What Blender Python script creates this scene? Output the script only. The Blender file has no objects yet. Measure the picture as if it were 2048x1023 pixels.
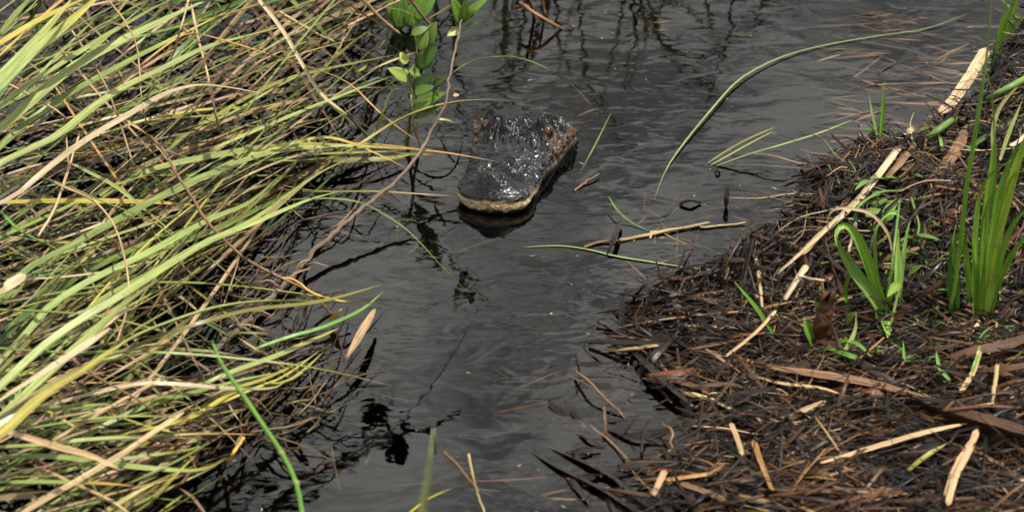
import bpy, math, random
import numpy as np
from mathutils import Vector, Matrix, noise as mnoise

# ------------------------------------------------------------------ camera, sky, sun, exposure
R = math.radians
scene = bpy.context.scene
COL = scene.collection
DIST, DEP, WID = 5.4, R(27), 1.9
CAM = Vector((0, -DIST * math.cos(DEP), DIST * math.sin(DEP)))
FWD = Vector((0, math.cos(DEP), -math.sin(DEP)))
UPV = Vector((0, math.sin(DEP), math.cos(DEP)))
cam_data = bpy.data.cameras.new('camera')
cam = bpy.data.objects.new('camera', cam_data); COL.objects.link(cam)
cam.location = CAM
cam.rotation_euler = (R(90) - DEP, 0, 0)
cam_data.sensor_width = 36
cam_data.lens = 36 * DIST / WID
cam_data.clip_start = 0.05; cam_data.clip_end = 500
cam_data.dof.use_dof = True
cam_data.dof.focus_distance = 5.58
cam_data.dof.aperture_fstop = 5.0
scene.camera = cam

SUN_EL, SUN_AZ = R(68), R(118)          # azimuth clockwise from +Y
world = bpy.data.worlds.new('World'); scene.world = world
world.use_nodes = True
wn, wl = world.node_tree.nodes, world.node_tree.links
wn.clear()
w_out = wn.new('ShaderNodeOutputWorld'); w_bg = wn.new('ShaderNodeBackground')
w_sky = wn.new('ShaderNodeTexSky'); w_sky.sky_type = 'NISHITA'; w_sky.sun_disc = False
w_sky.sun_elevation = SUN_EL; w_sky.sun_rotation = SUN_AZ
w_tc = wn.new('ShaderNodeTexCoord'); w_map = wn.new('ShaderNodeMapping')
w_map.inputs['Scale'].default_value = (2.2, 2.2, 5.0)
w_map.inputs['Location'].default_value = (0.35, 0.1, 0.55)
w_no = wn.new('ShaderNodeTexNoise'); w_no.inputs['Scale'].default_value = 6.5
w_no.inputs['Detail'].default_value = 5; w_no.inputs['Roughness'].default_value = 0.55
w_ramp = wn.new('ShaderNodeValToRGB')
w_ramp.color_ramp.elements[0].position = 0.40; w_ramp.color_ramp.elements[0].color = (0, 0, 0, 1)
w_ramp.color_ramp.elements[1].position = 0.60; w_ramp.color_ramp.elements[1].color = (1, 1, 1, 1)
w_cl = wn.new('ShaderNodeMix'); w_cl.data_type = 'RGBA'
w_cl.inputs[6].default_value = (3.9, 4.0, 3.8, 1)
w_cl.inputs[7].default_value = (12.4, 12.3, 11.5, 1)
w_mix = wn.new('ShaderNodeMix'); w_mix.data_type = 'RGBA'; w_mix.inputs[0].default_value = 0.86
# cloud band shaped for reflections, thinning towards the blue zenith, all the way round
w_sep = wn.new('ShaderNodeSeparateXYZ'); w_el = wn.new('ShaderNodeMapRange')
w_el.inputs[1].default_value = .54; w_el.inputs[2].default_value = .80; w_el.inputs[3].default_value = .94; w_el.inputs[4].default_value = .22
wl.new(w_tc.outputs['Generated'], w_sep.inputs[0]); wl.new(w_sep.outputs[2], w_el.inputs[0]); wl.new(w_el.outputs[0], w_mix.inputs[0])
w_bg.inputs['Strength'].default_value = 0.094
wl.new(w_tc.outputs['Generated'], w_map.inputs['Vector']); wl.new(w_map.outputs[0], w_no.inputs['Vector'])
wl.new(w_no.outputs[0], w_ramp.inputs[0]); wl.new(w_ramp.outputs[0], w_cl.inputs[0])
# cloud brightened with elevation, dimmer near the horizon, to grade the water's reflection
w_g = wn.new('ShaderNodeMapRange'); w_g.inputs[1].default_value = .34; w_g.inputs[2].default_value = .54; w_g.inputs[3].default_value = .62; w_g.inputs[4].default_value = 1.5
w_gm = wn.new('ShaderNodeVectorMath'); w_gm.operation = 'SCALE'
wl.new(w_sep.outputs[2], w_g.inputs[0]); wl.new(w_g.outputs[0], w_gm.inputs['Scale']); wl.new(w_cl.outputs[2], w_gm.inputs[0])
wl.new(w_sky.outputs[0], w_mix.inputs[6]); wl.new(w_gm.outputs[0], w_mix.inputs[7])
wl.new(w_mix.outputs[2], w_bg.inputs['Color']); wl.new(w_bg.outputs[0], w_out.inputs['Surface'])

sun_d = bpy.data.lights.new('sun', 'SUN'); sun_d.energy = 3.9; sun_d.angle = R(0.53)
sun_d.color = (1.0, 0.95, 0.86)
sun = bpy.data.objects.new('sun', sun_d); COL.objects.link(sun)
sdir = Vector((math.sin(SUN_AZ) * math.cos(SUN_EL), math.cos(SUN_AZ) * math.cos(SUN_EL), math.sin(SUN_EL)))
sun.rotation_euler = sdir.to_track_quat('Z', 'Y').to_euler()
sun.location = (3, -3, 6)

scene.view_settings.view_transform = 'Standard'
scene.view_settings.look = 'None'
scene.view_settings.exposure = 0.75
scene.view_settings.gamma = 1.0
scene.view_settings.use_curve_mapping = False
scene.cycles.transparent_max_bounces = 12
scene.cycles.max_bounces = 8
scene.cycles.caustics_reflective = False

rnd = random.Random(11)
nrs = np.random.RandomState(5)

# ------------------------------------------------------------------ helpers
def ray(px, py):
    k = WID / 2048 / DIST
    return FWD + Vector((1, 0, 0)) * ((px - 1024) * k) - UPV * ((py - 511.5) * k)
def W(px, py, z=0.0):
    d = ray(px, py); return CAM + d * ((z - CAM.z) / d.z)
def V(px, py, y):
    d = ray(px, py); return CAM + d * ((y - CAM.y) / d.y)
PXM = WID / 2048

def smooth(a, b, x):
    t = np.clip((x - a) / (b - a), 0, 1); return t * t * (3 - 2 * t)

def tag(o, label=None, cat=None, group=None, kind=None):
    if label: o['label'] = label
    if cat: o['category'] = cat
    if group: o['group'] = group
    if kind: o['kind'] = kind
    return o

def empty(name, loc, label, cat, group=None):
    o = bpy.data.objects.new(name, None); COL.objects.link(o)
    o.location = loc; o.empty_display_size = 0.05
    return tag(o, label, cat, group)

def mesh_obj(name, verts, faces, mat, parent=None, cols=None, uvs=None, flat=False, origin=None):
    """One mesh object; verts in world space, stored relative to the parent / origin."""
    off = Vector((0, 0, 0))
    if parent is not None: 
        off = parent.location
        if parent.parent is not None: off = off + parent.parent.location
    elif origin is not None: off = Vector(origin)
    va = np.asarray(verts, dtype=np.float64).reshape(-1, 3) - np.array(off)
    me = bpy.data.meshes.new(name)
    me.from_pydata(va.tolist(), [], faces)
    if cols is not None:
        a = me.color_attributes.new('col', 'FLOAT_COLOR', 'POINT')
        c = np.ones((len(va), 4), dtype=np.float32); c[:, :3] = np.asarray(cols, dtype=np.float32)
        a.data.foreach_set('color', c.ravel())
    if uvs is not None:
        ul = me.uv_layers.new(name='UVMap')
        li = np.zeros(len(me.loops), dtype=np.int32); me.loops.foreach_get('vertex_index', li)
        ul.data.foreach_set('uv', np.asarray(uvs, dtype=np.float32)[li].ravel())
    if not flat:
        me.polygons.foreach_set('use_smooth', [True] * len(me.polygons))
    if cols is not None and not flat and len(me.edges):
        ev = np.zeros(len(me.edges) * 2, dtype=np.int32); me.edges.foreach_get('vertices', ev); ev = ev.reshape(-1, 2)
        sh = np.abs(ev[:, 0] - ev[:, 1]) == 4            # the keel and the two margins of a blade stay crisp
        if sh.any(): me.attributes.new('sharp_edge', 'BOOLEAN', 'EDGE').data.foreach_set('value', sh)
    me.materials.append(mat)
    me.update()
    o = bpy.data.objects.new(name, me); COL.objects.link(o)
    if parent is not None: o.parent = parent
    elif origin is not None: o.location = off
    return o

def spline(pts, n):
    """Catmull-Rom through pts (m x k) -> n samples by arc length."""
    P = np.array([list(p) for p in pts], dtype=float)
    if len(P) == 2: P = np.array([P[0], (P[0] + P[1]) / 2, P[1]])
    Q = np.vstack([2 * P[0] - P[1], P, 2 * P[-1] - P[-2]])
    out = []
    for i in range(1, len(Q) - 2):
        p0, p1, p2, p3 = Q[i - 1], Q[i], Q[i + 1], Q[i + 2]
        for t in np.linspace(0, 1, 12, endpoint=False):
            out.append(0.5 * (2 * p1 + (p2 - p0) * t + (2 * p0 - 5 * p1 + 4 * p2 - p3) * t * t + (3 * p1 - p0 - 3 * p2 + p3) * t ** 3))
    out.append(P[-1]); out = np.array(out)
    d = np.r_[0, np.cumsum(np.linalg.norm(np.diff(out[:, :3], axis=0), axis=1))]
    s = np.linspace(0, d[-1], n)
    return np.array([np.interp(s, d, out[:, k]) for k in range(out.shape[1])]).T, d[-1]

def frames(C, roll, up=(0, 0, 1)):
    T = np.gradient(C, axis=0); T /= np.linalg.norm(T, axis=1)[:, None] + 1e-12
    U = np.array(up, dtype=float)
    S = np.cross(T, U); S /= np.linalg.norm(S, axis=1)[:, None] + 1e-9
    N = np.cross(S, T)
    r = np.asarray(roll)
    if r.ndim == 0: r = np.full(len(C), float(r))
    c, s = np.cos(r)[:, None], np.sin(r)[:, None]
    return T, S * c + N * s, N * c - S * s

def width_profile(n, kind):
    t = np.linspace(0, 1, n)
    if kind == 'blade': return np.minimum(1, 0.75 + t) * np.clip(1 - np.clip((t - 0.5) / 0.5, 0, 1) ** 1.7, 0.03, 1)
    if kind == 'cut': return np.clip(1 - 0.15 * t, 0, 1) * np.where((t < .01) | (t > .99), .5, 1)
    if kind == 'both': return np.clip(np.sin(np.pi * np.clip(t, 0.02, 0.98)) ** 0.45, 0.1, 1)
    return np.ones(n)

def blade_geo(pts, w, n=18, roll=0.0, twist=0.0, fold=0.22, thick=0.0005, prof='blade', c0=(.2, .25, .08), c1=None, up=(0, 0, 1), rag=0.0):
    """Leaf blade: a folded strip with thickness, 4 verts a ring."""
    C, L = spline(pts, n)
    T, S, N = frames(C, roll + twist * np.linspace(0, 1, n), up)
    wp = width_profile(n, prof)[:, None] * w / 2
    rl = 1 + nrs.uniform(-rag, rag, (n, 1)); rr_ = 1 + nrs.uniform(-rag, rag, (n, 1))
    Lf, Rt = C - S * wp * rl + N * nrs.uniform(-rag, rag, (n, 1)) * wp * .8, C + S * wp * rr_ + N * nrs.uniform(-rag, rag, (n, 1)) * wp * .8
    M = C - N * wp * (fold * 2 + nrs.uniform(-rag, rag, (n, 1)) * .5)
    B = M - N * thick
    v = np.stack([Lf, M, Rt, B], 1).reshape(-1, 3)
    f = []
    for i in range(n - 1):
        a, b = 4 * i, 4 * i + 4
        for k in range(4):
            f.append((a + k, a + (k + 1) % 4, b + (k + 1) % 4, b + k))
    f.append((0, 3, 2, 1)); e = 4 * (n - 1); f.append((e, e + 1, e + 2, e + 3))
    t = np.linspace(0, 1, n)
    uv = np.stack([np.stack([t * L * 20, np.full(n, u)], 1) for u in (0, .5, 1, .5)], 1).reshape(-1, 2)
    c0 = np.array(c0); c1 = np.array(c1 if c1 is not None else c0)
    m = smooth(0.45, 1.0, t)[:, None]
    cc = c0 * (1 - m) + c1 * m
    return v, f, np.repeat(cc, 4, axis=0), uv

def tube_geo(pts, r0, r1, n=16, k=6, c0=(.2, .15, .1), c1=None, wob=0.0):
    C, L = spline(pts, n)
    if wob:
        C = C + nrs.normal(0, wob, C.shape)
    T, S, N = frames(C, 0.0, (0.13, 0.2, 0.97))
    rr = np.linspace(r0, r1, n) * (1 + (nrs.uniform(-.12, .12, n) if wob else 0))
    ang = np.linspace(0, 2 * np.pi, k, endpoint=False)
    v = (C[:, None, :] + S[:, None, :] * (np.cos(ang)[None, :, None] * rr[:, None, None]) + N[:, None, :] * (np.sin(ang)[None, :, None] * rr[:, None, None])).reshape(-1, 3)
    f = []
    for i in range(n - 1):
        for j in range(k):
            f.append((i * k + j, i * k + (j + 1) % k, (i + 1) * k + (j + 1) % k, (i + 1) * k + j))
    f.append(tuple(range(k - 1, -1, -1))); f.append(tuple((n - 1) * k + j for j in range(k)))
    t = np.linspace(0, 1, n)
    uv = np.stack([np.stack([t * L * 20, np.full(n, j / k)], 1) for j in range(k)], 1).reshape(-1, 2)
    c0 = np.array(c0); c1 = np.array(c1 if c1 is not None else c0)
    cc = c0 * (1 - t[:, None]) + c1 * t[:, None]
    return v, f, np.repeat(cc, k, axis=0), uv

def leaf_geo(a, b, w, nrm, c, curl=.15, n=9, asym=0.0):
    """oval leaf from base a to tip b, five verts across, a midrib fold and a curl"""
    a, b = Vector(a), Vector(b); ax = b - a; L = ax.length; ax.normalize()
    nrm = (Vector(nrm) - ax * Vector(nrm).dot(ax)).normalized(); sd = ax.cross(nrm)
    v, uv = [], []
    for i in range(n):
        t = i / (n - 1)
        ww = w * .5 * max(.02, math.sin(math.pi * min(1, t ** .72 * .98 + .015)) ** .9)
        c0 = a + ax * (L * t) + nrm * (curl * L * (t - t * t * 1.25))
        for u in (-1, -.55, 0, .55, 1):
            rp = rnd.uniform(-.03, .03) * w
            v.append(c0 + sd * (u * ww * (1 + .05 * math.sin(t * 17 + u))) + nrm * (abs(u) * ww * .28 + rp * abs(u) * .6)); uv.append((t * 2, u * .5 + .5))
    m = len(v); v += [q - nrm * .0006 for q in v]; uv += uv
    f = []
    for i in range(n - 1):
        for j in range(4):
            k = i * 5 + j
            f.append((k, k + 1, k + 6, k + 5)); f.append((m + k, m + k + 5, m + k + 6, m + k + 1))
        k = i * 5; f.append((k, k + 5, m + k + 5, m + k)); f.append((k + 4, m + k + 4, m + k + 9, k + 9))
    f.append((0, m, m + 1, 1)); f.append((1, m + 1, m + 2, 2)); f.append((2, m + 2, m + 3, 3)); f.append((3, m + 3, m + 4, 4))
    cc = np.array([np.array(c) * (1.25 if abs(q[1] - .5) < .01 else 1) for q in uv])
    return np.array([list(q) for q in v]), f, cc, np.array(uv)
def add_leaf(root, a, b, wpx, c=(.10, .20, .04), nrm=(0, -.75, .65), curl=.12, label=None):
    g = leaf_geo(a, b, wpx * PXM * .92, nrm, jit((c[0] * 1.35, c[1] * 1.08, c[2] * .8), .18), curl)
    o = mesh_obj('leaf', *g[:2], M_LEAF, parent=root, cols=g[2], uvs=g[3])
    if label: o['label'] = label
    return o
class Bag:
    """Collects geometry that ends up as one stuff mesh."""
    def __init__(s): s.v, s.f, s.c, s.u, s.n = [], [], [], [], 0
    def add(s, v, f, c, u):
        s.v.append(v); s.f += [tuple(i + s.n for i in q) for q in f]; s.c.append(c); s.u.append(u); s.n += len(v)
    def build(s, name, mat, label, kind='stuff'):
        o = mesh_obj(name, np.vstack(s.v), s.f, mat, cols=np.vstack(s.c), uvs=np.vstack(s.u))
        return tag(o, label, kind=kind)

# ------------------------------------------------------------------ materials
def new_mat(name):
    m = bpy.data.materials.new(name); m.use_nodes = True
    nt = m.node_tree; nt.nodes.clear()
    return m, nt.nodes, nt.links

def plant_mat(name, src='attr', rough=0.42, spec=0.35, transl=0.3, streak=0.35, spots=0.5, vary=0.15):
    """Fibrous plant matter; base colour from the mesh (attr) or the object (obj); veins run along u."""
    m, n, l = new_mat(name)
    out = n.new('ShaderNodeOutputMaterial'); b = n.new('ShaderNodeBsdfPrincipled')
    if src == 'attr':
        c = n.new('ShaderNodeAttribute'); c.attribute_name = 'col'; csock = c.outputs['Color']
    else:
        c = n.new('ShaderNodeObjectInfo'); csock = c.outputs['Color']
    uv = n.new('ShaderNodeUVMap')
    mp = n.new('ShaderNodeMapping'); mp.inputs['Scale'].default_value = (0.30, 5, 1)
    oi = n.new('ShaderNodeObjectInfo')
    mul = n.new('ShaderNodeVectorMath'); mul.operation = 'SCALE'; mul.inputs[0].default_value = (37, 11, 5)
    l.new(oi.outputs['Random'], mul.inputs['Scale']); l.new(mul.outputs[0], mp.inputs['Location'])
    l.new(uv.outputs[0], mp.inputs['Vector'])
    no = n.new('ShaderNodeTexNoise'); no.inputs['Scale'].default_value = 2.2; no.inputs['Detail'].default_value = 4
    l.new(mp.outputs[0], no.inputs['Vector'])
    r1 = n.new('ShaderNodeMapRange'); r1.inputs[1].default_value = .3; r1.inputs[2].default_value = .7
    r1.inputs[3].default_value = 1 - streak; r1.inputs[4].default_value = 1 + streak
    l.new(no.outputs[0], r1.inputs[0])
    mx = n.new('ShaderNodeMix'); mx.data_type = 'RGBA'; mx.blend_type = 'MULTIPLY'; mx.inputs[0].default_value = 1
    l.new(csock, mx.inputs[6])
    cmb = n.new('ShaderNodeCombineColor'); [l.new(r1.outputs[0], cmb.inputs[i]) for i in range(3)]
    l.new(cmb.outputs[0], mx.inputs[7])
    if transl == 0:                              # joints of the culm
        sx_ = n.new('ShaderNodeSeparateXYZ'); l.new(uv.outputs[0], sx_.inputs[0])
        fr_ = n.new('ShaderNodeMath'); fr_.operation = 'PINGPONG'; fr_.inputs[1].default_value = 1.3; l.new(sx_.outputs[0], fr_.inputs[0])
        rj = n.new('ShaderNodeMapRange'); rj.inputs[1].default_value = 0; rj.inputs[2].default_value = .05; rj.inputs[3].default_value = .45; rj.inputs[4].default_value = 1; l.new(fr_.outputs[0], rj.inputs[0])
        mj = n.new('ShaderNodeVectorMath'); mj.operation = 'SCALE'; l.new(mx.outputs[2], mj.inputs[0]); l.new(rj.outputs[0], mj.inputs['Scale'])
    # brown blotches
    geo = n.new('ShaderNodeNewGeometry')
    n2 = n.new('ShaderNodeTexNoise'); n2.inputs['Scale'].default_value = 45; n2.inputs['Detail'].default_value = 5
    n2.inputs['Roughness'].default_value = .7
    l.new(geo.outputs['Position'], n2.inputs['Vector'])
    r2 = n.new('ShaderNodeMapRange'); r2.inputs[1].default_value = .58; r2.inputs[2].default_value = .74
    r2.inputs[3].default_value = 0; r2.inputs[4].default_value = spots; l.new(n2.outputs[0], r2.inputs[0])
    mx2 = n.new('ShaderNodeMix'); mx2.data_type = 'RGBA'; l.new(r2.outputs[0], mx2.inputs[0])
    base_ = mj.outputs[0] if transl == 0 else mx.outputs[2]
    l.new(base_, mx2.inputs[6])
    dk = n.new('ShaderNodeMix'); dk.data_type = 'RGBA'; dk.blend_type = 'MULTIPLY'; dk.inputs[0].default_value = 1
    l.new(base_, dk.inputs[6]); dk.inputs[7].default_value = (.42, .33, .27, 1)
    l.new(dk.outputs[2], mx2.inputs[7])
    l.new(mx2.outputs[2], b.inputs['Base Color'])
    rg = n.new('ShaderNodeMapRange'); rg.inputs[1].default_value = .35; rg.inputs[2].default_value = .65; rg.inputs[3].default_value = rough * .55; rg.inputs[4].default_value = min(1, rough * 1.35); l.new(n2.outputs[0], rg.inputs[0]); l.new(rg.outputs[0], b.inputs['Roughness']); b.inputs['Specular IOR Level'].default_value = spec
    bp = n.new('ShaderNodeBump'); bp.inputs['Strength'].default_value = .5; bp.inputs['Distance'].default_value = .0006
    l.new(no.outputs[0], bp.inputs['Height']); l.new(bp.outputs[0], b.inputs['Normal'])
    if transl > 0:
        tr = n.new('ShaderNodeBsdfTranslucent'); l.new(mx2.outputs[2], tr.inputs['Color'])
        ms = n.new('ShaderNodeMixShader'); ms.inputs[0].default_value = transl
        l.new(b.outputs[0], ms.inputs[1]); l.new(tr.outputs[0], ms.inputs[2]); l.new(ms.outputs[0], out.inputs['Surface'])
    else:
        l.new(b.outputs[0], out.inputs['Surface'])
    return m

M_BLADE = plant_mat('sedge_leaf', rough=.4, spec=.4, transl=.22, streak=.5, spots=.7)
M_LEAF = plant_mat('shrub_leaf', rough=.38, spec=.4, transl=.3, streak=.22, spots=.6)
M_DEAD = plant_mat('dead_reed', rough=.5, spec=.25, transl=0, streak=.65, spots=.85)
M_DEADO = plant_mat('dead_reed_piece', src='obj', rough=.45, spec=.28, transl=0, streak=.65, spots=.85)
M_WETDEAD = plant_mat('wet_dead_reed', rough=.34, spec=.2, transl=0, streak=.45, spots=.7)
M_BARK = plant_mat('twig_bark', rough=.6, spec=.25, transl=0, streak=.4, spots=.85)

def mud_mat():
    m, n, l = new_mat('wet_black_mud')
    out = n.new('ShaderNodeOutputMaterial'); b = n.new('ShaderNodeBsdfPrincipled')
    g = n.new('ShaderNodeNewGeometry')
    a = n.new('ShaderNodeTexNoise'); a.inputs['Scale'].default_value = 60; a.inputs['Detail'].default_value = 8; a.inputs['Roughness'].default_value = .7
    l.new(g.outputs['Position'], a.inputs['Vector'])
    r = n.new('ShaderNodeValToRGB')
    r.color_ramp.elements[0].color = (.006, .0045, .003, 1); r.color_ramp.elements[1].color = (.04, .026, .015, 1)
    r.color_ramp.elements[0].position = .35; r.color_ramp.elements[1].position = .75
    l.new(a.outputs[0], r.inputs[0]); l.new(r.outputs[0], b.inputs['Base Color'])
    rr = n.new('ShaderNodeMapRange'); rr.inputs[3].default_value = .15; rr.inputs[4].default_value = .7
    l.new(a.outputs[0], rr.inputs[0]); l.new(rr.outputs[0], b.inputs['Roughness'])
    bp = n.new('ShaderNodeBump'); bp.inputs['Distance'].default_value = .01; l.new(a.outputs[0], bp.inputs['Height'])
    l.new(bp.outputs[0], b.inputs['Normal']); l.new(b.outputs[0], out.inputs['Surface'])
    return m
M_MUD = mud_mat()

def water_mat():
    m, n, l = new_mat('swamp_water')
    out = n.new('ShaderNodeOutputMaterial')
    g = n.new('ShaderNodeNewGeometry')
    m1 = n.new('ShaderNodeMapping'); m1.inputs['Scale'].default_value = (.75, 1, 1); m1.inputs['Rotation'].default_value = (0, 0, R(12))
    l.new(g.outputs['Position'], m1.inputs['Vector'])
    a = n.new('ShaderNodeTexNoise'); a.inputs['Scale'].default_value = 12.5; a.inputs['Detail'].default_value = 2.5; a.inputs['Roughness'].default_value = .45
    a.inputs['Distortion'].default_value = .6
    l.new(m1.outputs[0], a.inputs['Vector'])
    # calm and ruffled patches
    c = n.new('ShaderNodeTexNoise'); c.inputs['Scale'].default_value = 2.2; c.inputs['Detail'].default_value = 2
    l.new(g.outputs['Position'], c.inputs['Vector'])
    cr = n.new('ShaderNodeMapRange'); cr.inputs[1].default_value = .35; cr.inputs[2].default_value = .68; cr.inputs[3].default_value = .25; cr.inputs[4].default_value = .9
    l.new(c.outputs[0], cr.inputs[0])
    m2 = n.new('ShaderNodeMapping'); m2.inputs['Scale'].default_value = (.35, 1, 1); m2.inputs['Rotation'].default_value = (0, 0, R(-8)); l.new(g.outputs['Position'], m2.inputs['Vector'])
    a2 = n.new('ShaderNodeTexNoise'); a2.inputs['Scale'].default_value = 48; a2.inputs['Detail'].default_value = 2; a2.inputs['Distortion'].default_value = .5; l.new(m2.outputs[0], a2.inputs['Vector'])
    aa = n.new('ShaderNodeMath'); aa.operation = 'MULTIPLY_ADD'; l.new(a2.outputs[0], aa.inputs[0]); aa.inputs[1].default_value = .11; l.new(a.outputs[0], aa.inputs[2])
    mu = n.new('ShaderNodeMath'); mu.operation = 'MULTIPLY'; l.new(aa.outputs[0], mu.inputs[0]); l.new(cr.outputs[0], mu.inputs[1])
    bp = n.new('ShaderNodeBump'); bp.inputs['Strength'].default_value = 1; bp.inputs['Distance'].default_value = .0024
    l.new(mu.outputs[0], bp.inputs['Height'])
    fr = n.new('ShaderNodeFresnel'); fr.inputs['IOR'].default_value = 1.333; l.new(bp.outputs[0], fr.inputs['Normal'])
    gl = n.new('ShaderNodeBsdfGlossy'); gl.inputs['Roughness'].default_value = .015; l.new(bp.outputs[0], gl.inputs['Normal'])
    tr = n.new('ShaderNodeBsdfTransparent'); tr.inputs['Color'].default_value = (.92, .88, .8, 1)
    ms = n.new('ShaderNodeMixShader'); l.new(fr.outputs[0], ms.inputs[0]); l.new(tr.outputs[0], ms.inputs[1]); l.new(gl.outputs[0], ms.inputs[2])
    l.new(ms.outputs[0], out.inputs['Surface'])
    va = n.new('ShaderNodeVolumeAbsorption'); va.inputs['Color'].default_value = (.52, .28, .08, 1); va.inputs['Density'].default_value = 24
    l.new(va.outputs[0], out.inputs['Volume'])
    return m
M_WATER = water_mat()

# ------------------------------------------------------------------ ground, bank, water
OUT = [(2150, 60), (2040, 120), (1985, 200), (1950, 290), (1900, 340), (1810, 385), (1690, 395), (1618, 430), (1582, 480), (1562, 515),
       (1545, 550), (1510, 570), (1430, 600), (1340, 612), (1250, 640), (1265, 690), (1330, 760), (1400, 810), (1395, 860), (1370, 915),
       (1270, 965), (1330, 1015), (1420, 1080), (1500, 1250)]
poly = np.array([[*W(x, y, 0)[:2]] for x, y in OUT] + [[2.6, -1.9], [2.6, 1.9], [1.2, 1.9]])
def inside_dist(x, y):
    x = np.asarray(x, float); y = np.asarray(y, float)
    d = np.full(x.shape, 1e9); ins = np.zeros(x.shape, bool)
    for i in range(len(poly)):
        a, b = poly[i], poly[(i + 1) % len(poly)]
        ab = b - a
        t = np.clip(((x - a[0]) * ab[0] + (y - a[1]) * ab[1]) / (ab @ ab), 0, 1)
        d = np.minimum(d, np.hypot(x - a[0] - t * ab[0], y - a[1] - t * ab[1]))
        cr = ((a[1] > y) != (b[1] > y)) & (x < (b[0] - a[0]) * (y - a[1]) / (b[1] - a[1] + 1e-12) + a[0])
        ins ^= cr
    return np.where(ins, d, -d)
y_hi, y_lo = W(1700, 560)[1], W(1700, 700)[1]
GX, GY = np.linspace(-.4, 2.6, 301), np.linspace(-1.9, 1.9, 381)
gx, gy = np.meshgrid(GX, GY)
dd = inside_dist(gx, gy)
up_ = smooth(y_lo, y_hi, gy)
h_in = up_ * (np.clip(dd / .028, 0, 1) ** .8 * .125 + np.clip(dd - .05, 0, 1) * .13) + (1 - up_) * (-.003 + np.clip(dd - .08, 0, 1) * .12)
h_in = np.minimum(h_in, .21)
nz = np.array([mnoise.fractal(Vector((a * 9, b * 9, 1.7)), .8, 2.1, 5) for a, b in zip(gx.ravel(), gy.ravel())]).reshape(gx.shape)
H = np.where(dd > 0, h_in + nz * (.013 + .014 * up_), np.maximum(dd * .7, -.36) + nz * .006)
def hgt(x, y):
    fx = np.clip((np.asarray(x, float) - GX[0]) / (GX[1] - GX[0]), 0, len(GX) - 1.001)
    fy = np.clip((np.asarray(y, float) - GY[0]) / (GY[1] - GY[0]), 0, len(GY) - 1.001)
    i, j = fx.astype(int), fy.astype(int); u, v = fx - i, fy - j
    return H[j, i] * (1 - u) * (1 - v) + H[j, i + 1] * u * (1 - v) + H[j + 1, i] * (1 - u) * v + H[j + 1, i + 1] * u * v
def G(px, py, dz=0.0):
    """Where the ray through a pixel meets the bank (or the water)."""
    zs = np.linspace(.26, 0, 131)
    pp = np.array([W(px, py, float(z)) for z in (.26, 0)])
    t = (.26 - zs) / .26
    hit = np.nonzero(hgt(pp[0, 0] + (pp[1, 0] - pp[0, 0]) * t, pp[0, 1] + (pp[1, 1] - pp[0, 1]) * t) >= zs)[0]
    return W(px, py, (float(zs[hit[0]]) if len(hit) else 0.0) + dz)
nx, ny = len(GX), len(GY)
faces = [(j * nx + i, j * nx + i + 1, (j + 1) * nx + i + 1, (j + 1) * nx + i) for j in range(ny - 1) for i in range(nx - 1)]
tag(mesh_obj('muddy_bank', np.stack([gx, gy, H], -1).reshape(-1, 3), faces, M_MUD), 'black peaty mud bank under the broken reeds', kind='structure')

def box(name, x0, x1, y0, y1, z0, z1, mat):
    v = [(x, y, z) for z in (z0, z1) for y in (y0, y1) for x in (x0, x1)]
    f = [(0, 2, 3, 1), (4, 5, 7, 6), (0, 1, 5, 4), (2, 6, 7, 3), (0, 4, 6, 2), (1, 3, 7, 5)]
    return mesh_obj(name, v, f, mat, flat=True)
tag(box('pond_bed', -150, 150, -150, 150, -2, -.37, M_MUD), 'dark peat bottom of the swamp pool', kind='structure')
tag(box('swamp_water', -120, 120, -120, 120, -.9, 0, M_WATER), 'dark still swamp water reflecting a grey sky', kind='structure')

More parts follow.
